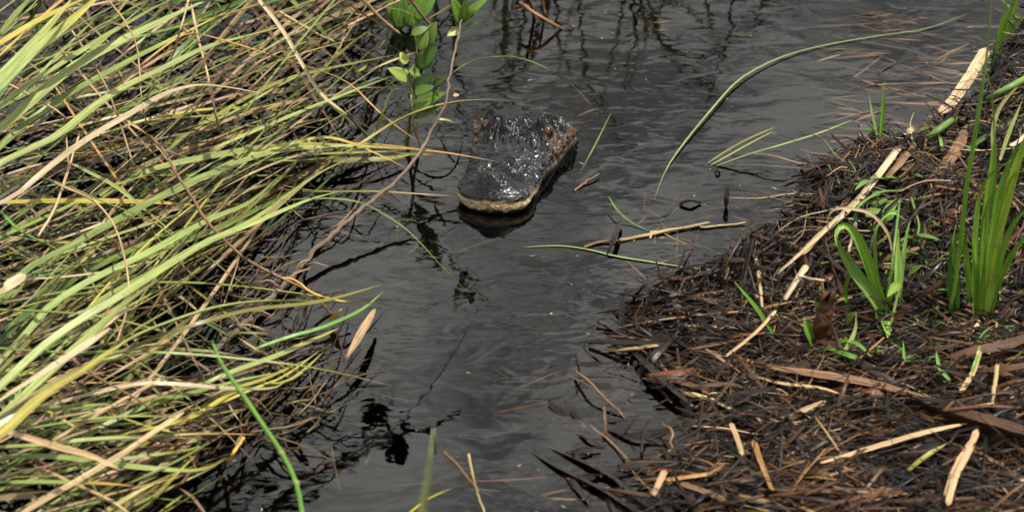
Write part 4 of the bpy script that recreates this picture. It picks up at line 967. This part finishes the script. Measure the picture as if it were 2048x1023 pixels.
def bank_spot(xm=1.25, pm=2130):
    while True:
        x, y = rnd.uniform(.05, xm), rnd.uniform(-1.25, 1.15)
        d = float(inside_dist(x, y))
        if not (d > -.004 or (d > -.05 and rnd.random() < .14) or (d > -.2 and y < y_lo + .1 and rnd.random() < .035)): continue
        hh = float(hgt(x, y))
        if hh < -.002 and rnd.random() < .72: continue
        p = Vector((x, y, max(hh, 0)))
        px, py = proj(p)
        if 1150 < px < pm and 20 < py < 1080: return px, py, p
LIT = Bag()
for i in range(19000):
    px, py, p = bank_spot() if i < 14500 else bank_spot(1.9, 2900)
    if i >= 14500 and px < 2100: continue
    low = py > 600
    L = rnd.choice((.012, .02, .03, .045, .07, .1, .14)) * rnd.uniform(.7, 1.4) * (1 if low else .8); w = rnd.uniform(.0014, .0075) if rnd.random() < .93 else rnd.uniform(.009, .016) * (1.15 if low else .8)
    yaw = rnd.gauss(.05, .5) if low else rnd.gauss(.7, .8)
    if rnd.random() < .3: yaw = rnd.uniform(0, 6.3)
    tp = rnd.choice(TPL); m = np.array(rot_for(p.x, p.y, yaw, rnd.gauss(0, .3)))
    edge = (not low) and float(inside_dist(p.x, p.y)) < rnd.uniform(.05, .13)  # rim litter darkened: wet peat, plus the bank face's shade put into colour
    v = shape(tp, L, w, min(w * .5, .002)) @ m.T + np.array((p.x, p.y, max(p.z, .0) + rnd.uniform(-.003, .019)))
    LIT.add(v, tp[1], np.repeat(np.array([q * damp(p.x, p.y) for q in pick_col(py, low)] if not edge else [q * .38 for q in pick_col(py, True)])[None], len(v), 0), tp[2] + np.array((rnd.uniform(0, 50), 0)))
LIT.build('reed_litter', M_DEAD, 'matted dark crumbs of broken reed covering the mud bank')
# the larger fragments, one object each (shared meshes, one per shape and size class)
PM = []; L_OF = {}; FR = []
for tp in TPLB:
    for L, w in ((.06, .0065), (.12, .0075), (.20, .0085), (.09, .012)):
        me = bpy.data.meshes.new('reed_fragment'); me.from_pydata(shape(tp, L, w, .0025).tolist(), [], tp[1])
        ul = me.uv_layers.new(name='UVMap'); li = np.zeros(len(me.loops), dtype=np.int32); me.loops.foreach_get('vertex_index', li)
        ul.data.foreach_set('uv', (tp[2] * np.array((L * 20, 1)))[li].astype(np.float32).ravel())
        me.polygons.foreach_set('use_smooth', [True] * len(me.polygons)); me.materials.append(M_DEADO); PM.append(me); L_OF[me.name] = 'short' if L < .07 else 'stubby broad' if w > .01 else 'mid-length' if L < .12 else 'long'
KIND = [((.31, .21, .105), 'pale straw-coloured reed fragment', 'pale reed fragments'), ((.105, .052, .022), 'russet brown reed fragment', 'russet reed fragments'), ((.03, .018, .011), 'dark brown wet reed fragment', 'dark reed fragments')]
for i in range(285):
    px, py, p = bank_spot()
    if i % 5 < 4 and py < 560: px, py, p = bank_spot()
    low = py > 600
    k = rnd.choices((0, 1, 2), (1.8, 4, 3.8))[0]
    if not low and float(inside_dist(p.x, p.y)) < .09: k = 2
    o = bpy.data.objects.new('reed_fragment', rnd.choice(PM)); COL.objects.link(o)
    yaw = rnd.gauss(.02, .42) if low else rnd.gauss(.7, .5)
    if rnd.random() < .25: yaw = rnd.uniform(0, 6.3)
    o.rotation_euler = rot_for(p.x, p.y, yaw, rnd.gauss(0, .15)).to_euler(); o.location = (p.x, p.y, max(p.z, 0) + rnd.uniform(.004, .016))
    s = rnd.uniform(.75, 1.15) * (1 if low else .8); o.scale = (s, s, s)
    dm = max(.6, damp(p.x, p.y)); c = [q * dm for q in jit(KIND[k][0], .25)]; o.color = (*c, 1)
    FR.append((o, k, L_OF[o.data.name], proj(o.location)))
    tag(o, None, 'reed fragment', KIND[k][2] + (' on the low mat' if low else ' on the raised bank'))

LM = [('the rotten stump', 1648, 640), ('the tall grass tuft', 1966, 640), ('the strap-leaved plant', 1772, 625), ('the charred-looking reed', 1806, 425), ('the leaning short pale straw', 1590, 565),
      ('the broad torn pale reed', 1925, 165), ('the lower pale split reed', 1770, 330), ('the grey-brown dead leaf', 1900, 305), ('the bank-edge reed stalk', 1670, 445), ('the straw beside the pointed blade', 1500, 668),
      ('the tip of the wide black leaf', 1240, 625), ('the widest black leaf', 1330, 760), ('the curled orange-brown leaf', 1385, 600), ('the small pool in the mat', 1430, 790), ('the tan-brown stalk end', 1510, 730),
      ('the long tan-brown stalk', 1690, 758), ('the tip of the big folded leaf', 1835, 785), ('the big folded leaf', 1960, 832), ('the wide brown leaf', 1950, 705), ('the pointed thick-reed end', 1645, 925),
      ('the blunt thick-reed end', 1930, 848), ('the steep twin straw', 1920, 940), ('the stubby pale reed piece', 1615, 820), ('the level orange-brown reed piece', 1415, 950), ('the sloping round reed piece', 1420, 985),
      ('the orange splinter', 1525, 930), ('the yellow-green blade tip', 1855, 912), ('the lower right mat corner', 2020, 1000), ('the bottom edge of the mat', 1700, 1010)]
def label_fragments():
    seen = {}
    for o, k, ln, (x, y) in FR:
        nm, lx, ly = min(LM, key=lambda m: (m[1] - x) ** 2 + ((m[2] - y) * 1.3) ** 2)
        dx, dy = x - lx, y - ly
        side = ('right of' if dx > 0 else 'left of') if abs(dx) > abs(dy) else ('below' if dy > 0 else 'above')
        seen.setdefault((k, ln, nm, side), []).append((dx * dx + dy * dy, o))
    for (k, ln, nm, side), rows in seen.items():
        rows.sort(key=lambda r: r[0])
        for i, (_, o) in enumerate(rows):
            pre = '' if len(rows) == 1 else ('nearer ', 'farther ')[i] if len(rows) == 2 else ('nearest ', 'second ', 'third ', 'fourth ', 'fifth ', 'sixth ', 'seventh ', 'eighth ', 'ninth ', 'tenth ', 'eleventh ', 'twelfth ')[min(i, 11)]
            o['label'] = pre + ln + ' ' + KIND[k][1].replace('-coloured', '').replace(' brown wet', '').replace(' brown', '') + ' ' + side + ' ' + nm
label_fragments()
# notable single pieces on the bank
def gp(path, dz): 
    t = np.linspace(0, 1, len(path)); hh = np.interp(t, np.linspace(0, 1, len(dz)), dz)
    return [G(x, y, float(h) + .006) for (x, y), h in zip(path, hh)]
RB = [
 ('W', 27, [(1972, 98), (1945, 145), (1912, 192), (1880, 232)], (.07, .065, .06, .05), 'broad pale split reed with a torn upper end on the bank', 'cut'),
 ('W', 15, [(1824, 256), (1790, 305), (1750, 358), (1715, 400)], (.03, .03, .025, .02), 'pale split reed lower down in line with the broad torn one', 'cut'),
 ('T', 15, [(1735, 380), (1690, 425), (1640, 470), (1600, 510)], (.02, .02, .02), 'tan reed stalk lying down the edge of the raised bank', 'cut'),
 ('T', 9, [(1680, 430), (1640, 470), (1585, 520), (1555, 545)], (.025, .025, .02), 'thin tan straw beside the reed stalk on the bank edge', 'cut'),
 ('B', 20, [(1830, 285), (1800, 325), (1770, 360)], (.02, .02, .015), 'brown split reed behind the lower pale one', 'cut'),
 ('B', 24, [(1935, 250), (1915, 295), (1890, 330), (1862, 355)], (.02, .025, .01), 'wide greyish brown dead leaf on the raised bank', 'both'),
 ('W', 14, [(1614, 530), (1592, 562), (1568, 600)], (.03, .03, .02), 'short pale straw leaning at the foot of the bank', 'cut'),
 ('T', 9, [(1596, 551), (1620, 556), (1650, 560)], (.03, .03, .03), 'short level tan straw crossing the leaning pale one', 'cut'),
 ('T', 9, [(1552, 620), (1510, 665), (1450, 713)], (.05, .045, .02), 'pale straw rising from the wet mat near the green pointed blade', 'cut'),
 ('B', 30, [(1500, 728), (1570, 740), (1660, 752), (1760, 770), (1850, 795)], (.012, .018, .02, .022), 'long tan-brown reed stalk lying across the mat towards the big dead leaf', 'both'),
 ('F', 62, [(1820, 780), (1880, 808), (1960, 832), (2080, 872)], (.02, .035, .04, .04), 'big folded reddish brown dead leaf at the right of the mat', 'both'),
 ('F', 34, [(1890, 715), (1950, 700), (2010, 690), (2080, 660)], (.03, .04, .04), 'wide brown dead leaf above the big folded one', 'both'),
 ('F', 24, [(1960, 740), (2010, 738), (2070, 725)], (.03, .035, .03), 'shorter brown dead leaf between the two wide ones', 'both'),
 ('T', 19, [(1640, 925), (1700, 908), (1790, 882), (1860, 862), (1936, 846)], (.02, .025, .03, .03), 'long thick tan reed lying alone on the lower mat', 'both'),
 ('T', 12, [(1955, 858), (1935, 905), (1910, 955), (1895, 1010)], (.045, .04, .03), 'tan twin straw standing steeply below the big folded leaf', 'cut'),
 ('T', 8, [(1952, 868), (1925, 905), (1905, 940), (1890, 990)], (.035, .035, .02), 'thinner straw just left of the steep twin straw', 'cut'),
 ('T', 17, [(1578, 838), (1610, 818), (1652, 802)], (.02, .025, .02), 'stubby pale tan reed piece under the long stalk', 'cut'),
 ('N', 15, [(1330, 960), (1400, 950), (1500, 938)], (.01, .015, .01), 'orange-brown reed piece lying level near the lower corner of the mat', 'cut'),
 ('B', 13, [(1360, 965), (1420, 985), (1480, 1010)], (.012, .015, .01), 'brown round reed piece sloping below the orange-brown one', 'cut'),
 ('T', 10, [(1462, 845), (1478, 885), (1488, 925)], (.03, .03, .02), 'tan splinter standing on the lower mat, left of a pair', 'cut'),
 ('N', 11, [(1507, 880), (1525, 930), (1545, 980)], (.03, .03, .02), 'orange splinter standing on the lower mat, right of the tan one', 'cut'),
 ('T', 12, [(1330, 940), (1318, 965), (1305, 990)], (.02, .02, .01), 'tan chip propped at the lower corner of the mat', 'cut'),
 ('T', 8, [(1995, 730), (1990, 765), (1984, 805)], (.05, .04, .02), 'pale stub of straw pointing down beside the wide dead leaves', 'cut'),
 ('T', 10, [(1960, 700), (1945, 745), (1920, 785)], (.05, .04, .02), 'pale straw leaning down to the long green blade end', 'cut'),
 ('T', 10, [(1500, 748), (1560, 765), (1640, 775), (1690, 790)], (.012, .02, .015), 'thin brown stalk running under the long tan-brown one', 'both'),
 ('K', 14, [(1832, 372), (1815, 410), (1795, 450), (1780, 480)], (.02, .025, .02), 'black charred-looking reed between the round green leaves', 'cut'),
 ('W', 7, [(1712, 445), (1704, 475), (1697, 505)], (.03, .02, .01), 'short whitish straw behind the bent green leaf', 'cut'),
 ('W', 12, [(2060, 262), (2040, 280), (2020, 292)], (.05, .05, .05), 'pale reed end poking in above the tall grass tuft', 'cut'),
]
for c, w, path, dz, label, prof in RB:
    p = gp(path, dz)
    if prof == 'cut' and w < 9: g = tube_geo(p, w * PXM * .5, w * PXM * .42, n=12, k=8, c0=jit(CC[c]), c1=jit(CC[c]), wob=.0005)
    else: g = blade_geo(p, w * PXM, n=22, roll=rnd.uniform(-.15, .35), twist=rnd.uniform(-.3, .3), fold=-.3 if w < 40 else .3, thick=.0025, prof=prof, rag=.09 if w < 20 else .05 if w > 40 else .1, c0=jit(CC[c]), c1=jit(CC[c], .2))
    nm = 'dead_leaf' if 'leaf' in label.split(' at ')[0].split(' between')[0].split(' above')[0].split(' behind')[0].split(' under')[0].split(' towards')[0].split(' below')[0] and w > 20 and 'reed' not in label else 'reed_stalk'
    tag(mesh_obj(nm, *g[:2], M_DEAD, cols=g[2], uvs=g[3], origin=p[0]), label, 'dead leaf' if nm == 'dead_leaf' else 'reed stalk')
# dark stub
q = G(1638, 705); q2 = V(1658, 578, q.y - .01)
root = empty('rotten_stump', q, 'dark reddish brown rotten reed stump standing beside the bent green leaf', 'stump')
g = tube_geo([q - Vector((0, 0, .02)), q.lerp(q2, .4), q.lerp(q2, .8), q2], .021, .0125, n=14, k=12, c0=(.025, .013, .008), c1=(.075, .032, .016), wob=.0018)
v = g[0].copy(); cen = v.reshape(-1, 12, 3).mean(1, keepdims=True); v = ((v.reshape(-1, 12, 3) - cen) * (1 + nrs.uniform(-.22, .22, (1, 12, 1)) + nrs.uniform(-.05, .05, (14, 12, 1))) + cen).reshape(-1, 3); v[-12:, 2] += nrs.uniform(-.028, .012, 12); mesh_obj('stub', v, g[1], M_DEAD, parent=root, cols=g[2], uvs=g[3])
g = tube_geo([q2 + Vector((-.006, 0, -.06)), q2 + Vector((-.008, 0, -.02)), q2 + Vector((-.012, 0, .012))], .004, .0015, n=6, k=6, c0=(.22, .10, .05)); mesh_obj('splinter', *g[:2], M_DEAD, parent=root, cols=g[2], uvs=g[3])
q = G(1606, 560); g = tube_geo([q, V(1612, 530, q.y), V(1602, 495, q.y)], .009, .005, n=8, k=8, c0=(.07, .035, .02), wob=.001)
tag(mesh_obj('rotten_stump', *g[:2], M_DEAD, cols=g[2], uvs=g[3], origin=q), 'small thin brown stump at the water side of the leaning pale straw', 'stump')

# ------------------------------------------------------------------ living plants on the bank
def tuft(name, base, label, cat, blades, wscale=1.0, group=None):
    q = G(*base); root = empty(name, q, label, cat, group)
    for c, ct, w, path, lean in blades:
        t = np.linspace(0, 1, len(path))
        p = [V(x, y, q.y + lean * float(k) + (path[0][1] - base[1]) * 0.0) for (x, y), k in zip(path, t)]
        p[0].z = max(p[0].z, float(hgt(p[0].x, p[0].y)) - .01) if p[0].z < q.z + .03 else p[0].z
        g = blade_geo(p, w * PXM * wscale, n=max(12, len(path) * 4), roll=rnd.uniform(-.7, .7), twist=rnd.uniform(-.4, .4), fold=.2, c0=jit(c, .1), c1=jit(ct, .12), up=(0, -1, .25))
        mesh_obj('blade', *g[:2], M_BLADE, parent=root, cols=g[2], uvs=g[3])
    return root
BG, BGd, BGl, BY = (.18, .34, .035), (.07, .16, .02), (.25, .40, .085), (.34, .44, .05)
big = tuft('grass_tuft', (1966, 650), 'tall vivid green grass tuft rising from pale roots on the bank', 'grass tuft', [
 (BY, BG, 20, [(1962, 652), (1975, 570), (1990, 490), (2010, 410), (2040, 310), (2090, 190)], -.05),
 (BG, BG, 17, [(1958, 648), (1962, 560), (1968, 470), (1975, 400), (1985, 320), (1990, 250)], -.03),
 (BG, BG, 16, [(1952, 645), (1950, 550), (1952, 450), (1962, 380), (1985, 345), (2025, 320)], -.06),
 (BG, BGd, 15, [(1968, 648), (1975, 560), (1985, 470), (1998, 390), (2030, 300), (2070, 270)], -.02),
 (BG, BGl, 9, [(1900, 620), (1912, 560), (1925, 450), (1935, 360), (1950, 270), (1975, 100), (1985, -20)], -.02),
 (BG, BGl, 9, [(1978, 640), (1984, 500), (1988, 380), (1990, 300), (1985, 200), (1975, 150)], .0),
 (BG, BG, 13, [(1972, 648), (1990, 560), (2012, 480), (2040, 430), (2080, 400)], -.06),
 (BGl, BG, 9, [(1968, 648), (1980, 600), (1990, 560), (1988, 550)], -.04),
 (BG, BGd, 12, [(1940, 600), (1935, 530), (1930, 480), (1938, 455)], -.03),
 (BG, BGd, 12, [(1975, 640), (2000, 560), (2030, 500), (2080, 440)], -.03),
 (BGd, BG, 12, [(1905, 625), (1900, 560), (1903, 500), (1912, 448)], .01),
 (BGd, BG, 10, [(1915, 620), (1915, 560), (1908, 510), (1915, 470)], .0),
 (BG, BY, 12, [(1962, 645), (1985, 480), (2020, 360), (2060, 340), (2090, 350)], -.1),
 (BGd, BGd, 14, [(1965, 640), (1980, 500), (2000, 380), (2030, 290)], .02)])
q = G(1966, 652)
for i in range(26):
    a = rnd.uniform(0, 6.28); L = rnd.uniform(.04, .13)
    e = q + Vector((math.cos(a) * L, math.sin(a) * L, 0)); e.z = float(hgt(e.x, e.y)) + rnd.uniform(.0, .012)
    m_ = q.lerp(e, .5) + Vector((rnd.uniform(-.02, .02), rnd.uniform(-.02, .02), rnd.uniform(.005, .03))); m_.z = max(m_.z, float(hgt(m_.x, m_.y)) + .006)
    g = blade_geo([q + Vector((rnd.uniform(-.01, .01), 0, rnd.uniform(.0, .02))), m_, e], rnd.uniform(.002, .006), n=8, roll=rnd.uniform(-.5, .5), prof='both', c0=jit((.40, .26, .11), .3))
    mesh_obj('root', *g[:2], M_DEAD, parent=big, cols=g[2], uvs=g[3])
tuft('grass_tuft', (1985, 160), 'fresh green grass tuft behind the broad torn reed at the top of the bank', 'grass tuft', [
 (BG, BG, 16, [(1982, 165), (1998, 100), (2015, 40), (2035, -20)], -.02), (BG, BGl, 12, [(1984, 165), (2006, 100), (2030, 55), (2070, 5)], -.03),
 (BGl, BGl, 9, [(1988, 160), (2010, 110), (2035, 70), (2080, 30)], -.05), (BG, BGd, 14, [(1980, 165), (1992, 100), (2008, 30), (2018, -20)], .0),
 (BY, (.4, .33, .08), 9, [(1990, 160), (2012, 110), (2035, 85), (2080, 75)], -.06), (BG, BG, 13, [(1984, 165), (2000, 110), (2022, 45), (2042, -20)], -.01)])
tuft('sprout', (1760, 300), 'pair of slim green sprouts at the water edge of the upper bank', 'sprout', [
 (BG, BG, 8, [(1760, 300), (1764, 240), (1767, 190), (1769, 162)], 0), (BGl, BGl, 7, [(1759, 300), (1752, 260), (1744, 225), (1738, 190)], 0)])
tuft('strap_leaf_plant', (1773, 640), 'pale green strap-leaved plant with one leaf bent over sharply', 'plant', [
 (BG, BGl, 20, [(1772, 625), (1752, 570), (1735, 520), (1718, 480), (1700, 455), (1682, 452), (1672, 470), (1676, 500)], -.05),
 (BGl, BGl, 22, [(1770, 632), (1745, 590), (1715, 550), (1695, 520), (1680, 495), (1673, 470)], -.07),
 (BGl, BG, 22, [(1756, 615), (1765, 650), (1790, 690), (1840, 720), (1880, 750), (1912, 776)], -.16),
 (BGl, BGl, 20, [(1768, 625), (1774, 650), (1775, 675)], -.10),
 (BG, BGl, 8, [(1770, 620), (1756, 560), (1750, 500), (1752, 460), (1765, 438), (1785, 425), (1812, 440)], .02),
 (BGl, BY, 12, [(1795, 600), (1795, 540), (1796, 490), (1797, 458)], .02), (BGl, BG, 9, [(1798, 600), (1806, 520), (1815, 460), (1822, 440)], .03),
 (BG, BG, 7, [(1775, 625), (1785, 580), (1800, 530), (1820, 490)], .02), (BG, BG, 6, [(1772, 620), (1780, 560), (1790, 530)], .0),
 ((.4, .29, .16), (.4, .29, .16), 6, [(1785, 505), (1775, 465), (1745, 430), (1710, 418), (1670, 418), (1655, 440), (1660, 470), (1670, 482)], .0)])
q = G(1790, 640)
sp = empty('round_leaf_herb', q, 'low herb with spoon-shaped pale green leaves beside the strap-leaved plant', 'herb')
for a, b, w in [((1800, 565), (1775, 592), 22), ((1815, 552), (1843, 530), 20), ((1690, 650), (1712, 622), 16), ((1780, 655), (1800, 570), 6)]:
    add_leaf(sp, G(*a, .03), G(*b, .05), w, (.15, .27, .06), (0, -.5, .85))
q = G(1780, 430)
he = empty('round_leaf_herb', q, 'cluster of rounded green leaves in front of the charred-looking reed on the bank', 'herb')
for a, b, w in [((1765, 438), (1800, 392), 22), ((1730, 432), (1762, 418), 24), ((1742, 412), (1776, 398), 22), ((1768, 442), (1795, 420), 24), ((1738, 458), (1755, 450), 14), ((1830, 402), (1850, 394), 10), ((1740, 360), (1710, 378), 14), ((1770, 356), (1740, 355), 16), ((1800, 362), (1772, 352), 14),
                ((1830, 470), (1880, 478), 12), ((1820, 350), (1845, 352), 10), ((1765, 385), (1740, 395), 16)]:
    add_leaf(he, G(*a, .02), G(*b, .045), w, (.10, .23, .045), (rnd.uniform(-.3, .3), -.35, .9))
for path, dz in [([(1770, 640), (1790, 480), (1800, 395)], (.0, .03, .03)), ([(1710, 455), (1715, 415), (1760, 385), (1805, 382)], (.01, .05, .05, .03)), ([(1822, 395), (1830, 420), (1838, 450), (1835, 470)], (.02, .03, .03))]:
    g = tube_geo(gp(path, dz), .003, .002, n=14, k=6, c0=(.14, .26, .06)); mesh_obj('stem', *g[:2], M_LEAF, parent=he, cols=g[2], uvs=g[3])
p = gp([(1845, 285), (1890, 250), (1950, 213), (2000, 185), (2080, 140)], (.03, .05, .06, .07)); g = tube_geo(p, .0062, .0062, n=18, k=8, c0=(.14, .24, .05), c1=(.18, .29, .06))
tag(mesh_obj('fresh_reed', *g[:2], M_LEAF, cols=g[2], uvs=g[3], origin=p[0]), 'thick smooth green cane lying across the upper bank', 'cane')
SB = [
 ('V', 9, [(1550, 672), (1530, 640), (1505, 605), (1468, 562)], (.02, .05, .07, .09), 'sharp bright green blade standing at the water edge of the wet mat'),
 ('V', 26, [(1650, 705), (1632, 680), (1618, 658), (1608, 635)], (.01, .03, .05, .06), 'broad vivid green leaf pressed against the rotten stump'),
 ('V', 18, [(1640, 640), (1634, 615), (1630, 595)], (.03, .05, .07), 'small lime green leaf on the water side of the rotten stump'),
 ('V', 11, [(1655, 695), (1700, 710), (1740, 730), (1770, 735)], (.02, .03, .02, .01), 'green blade lying level under the broad vivid leaf'),
 ('V', 9, [(1660, 690), (1690, 680), (1720, 690), (1748, 720)], (.02, .04, .05, .02), 'green blade bowed over the mat beside the rotten stump'),
 ('G', 8, [(1660, 720), (1690, 700), (1710, 660), (1712, 625)], (.01, .03, .05, .06), 'pale green shoot leaning up right of the rotten stump'),
 ('V', 8, [(1695, 610), (1690, 580), (1700, 545), (1712, 520)], (.01, .03, .05, .07), 'thin green stalk standing behind the rotten stump'),
 ('y', 8, [(1815, 940), (1850, 912), (1895, 885)], (.02, .03, .04), 'yellow-green blade tip on the lower mat above the twin straw'),
 ('V', 7, [(1900, 760), (1880, 735), (1872, 700)], (.02, .04, .06), 'small green sprout by the end of the long strap leaf'),
 ('V', 6, [(1960, 690), (1952, 720), (1935, 760), (1910, 770)], (.05, .05, .03, .02), 'curled green sprout hanging over the wide dead leaves'),
 ('V', 7, [(1842, 700), (1812, 720), (1806, 680)], (.01, .03, .05), 'bright green hooked sprout on the mat under the strap leaf'),
 ('L', 8, [(1990, 330), (1985, 280), (1990, 240), (2010, 200), (2060, 150)], (.03, .06, .07, .07, .08), 'olive stem curving up behind the tall grass tuft'),
 ('g', 8, [(2000, 320), (2020, 260), (2045, 200)], (.06, .1, .12), 'dull green blade leaning in behind the tall grass tuft'),
 ('D', 10, [(1920, 310), (1960, 280), (2010, 250), (2070, 215)], (.02, .03, .03), 'dark green blade lying below the smooth cane'),
 ('V', 9, [(1885, 300), (1880, 275), (1870, 250)], (.02, .04, .05), 'little green sprout between the cane and the grey-brown leaf'),
]
for c, w, path, dz, label in SB:
    p = gp(path, dz); g = blade_geo(p, w * PXM, n=14, roll=rnd.uniform(-.3, .3), fold=.18, c0=jit(CC[c]), c1=jit(CC[c]), up=(0, -.6, .8))
    tag(mesh_obj('grass_shoot', *g[:2], M_BLADE, cols=g[2], uvs=g[3], origin=p[0]), label, 'blade of grass')
# fine rootlets
RT = Bag()
for i in range(900):
    px, py, p = bank_spot()
    if py > 620 and rnd.random() < .4: continue
    a = rnd.uniform(0, 6.28) if py < 600 else rnd.gauss(0, .5); L = rnd.choice((.03, .06, .09, .16))
    pp = [p + Vector((math.cos(a) * L * t + rnd.uniform(-.008, .008), math.sin(a) * L * t + rnd.uniform(-.01, .01), .008 + rnd.uniform(0, .018))) for t in (0, .33, .66, 1)]
    for r in pp: r.z = max(r.z, float(hgt(r.x, r.y)) + .004)
    g = tube_geo(pp, rnd.uniform(.0006, .0014), .0005, n=9, k=4, c0=jit(rnd.choice(((.26, .17, .08), (.14, .08, .04), (.36, .26, .14), (.06, .035, .02), (.04, .025, .015))), .3)); RT.add(*g)
RT.build('fine_roots', M_DEAD, 'fine curly tan rootlets tangled over the bank')
# small green sprigs scattered on the bank
SG = Bag()
for i in range(70):
    px, py = rnd.uniform(1640, 2060), rnd.uniform(260, 760); p = G(px, py)
    if inside_dist(p.x, p.y) < .04: continue
    for k in range(rnd.randint(1, 3)):
        a = rnd.uniform(0, 6.28); L = rnd.uniform(.02, .06)
        g = blade_geo([p, p + Vector((math.cos(a) * L * .4, math.sin(a) * L * .3, L * .6)), p + Vector((math.cos(a) * L, math.sin(a) * L, L * .7))], rnd.uniform(.002, .005), n=6, c0=jit((.09, .2, .03), .3), up=(0, -.5, .8)); SG.add(*g)
SG.build('weed_sprigs', M_BLADE, 'small green weed sprigs sprouting all over the bank')
# reeds standing beyond the far water, seen only as a reflection
RD = Bag()
for i in range(260):
    x, y = rnd.uniform(-2.2, .75), rnd.uniform(2.0, 3.2); h = rnd.uniform(.3, .95) * (1 if x < .3 else .75)
    g = blade_geo([Vector((x, y, -.02)), Vector((x + rnd.uniform(-.1, .1), y, h * .6)), Vector((x + rnd.uniform(-.3, .3), y + rnd.uniform(-.2, .1), h))], rnd.uniform(.008, .016), n=8, roll=rnd.uniform(-1, 1), c0=jit(CC[rnd.choice('gDyL')]), up=(0, -1, .2)); RD.add(*g)
RD.build('reed_bed', M_BLADE, 'reed bed standing on the far side of the pool')
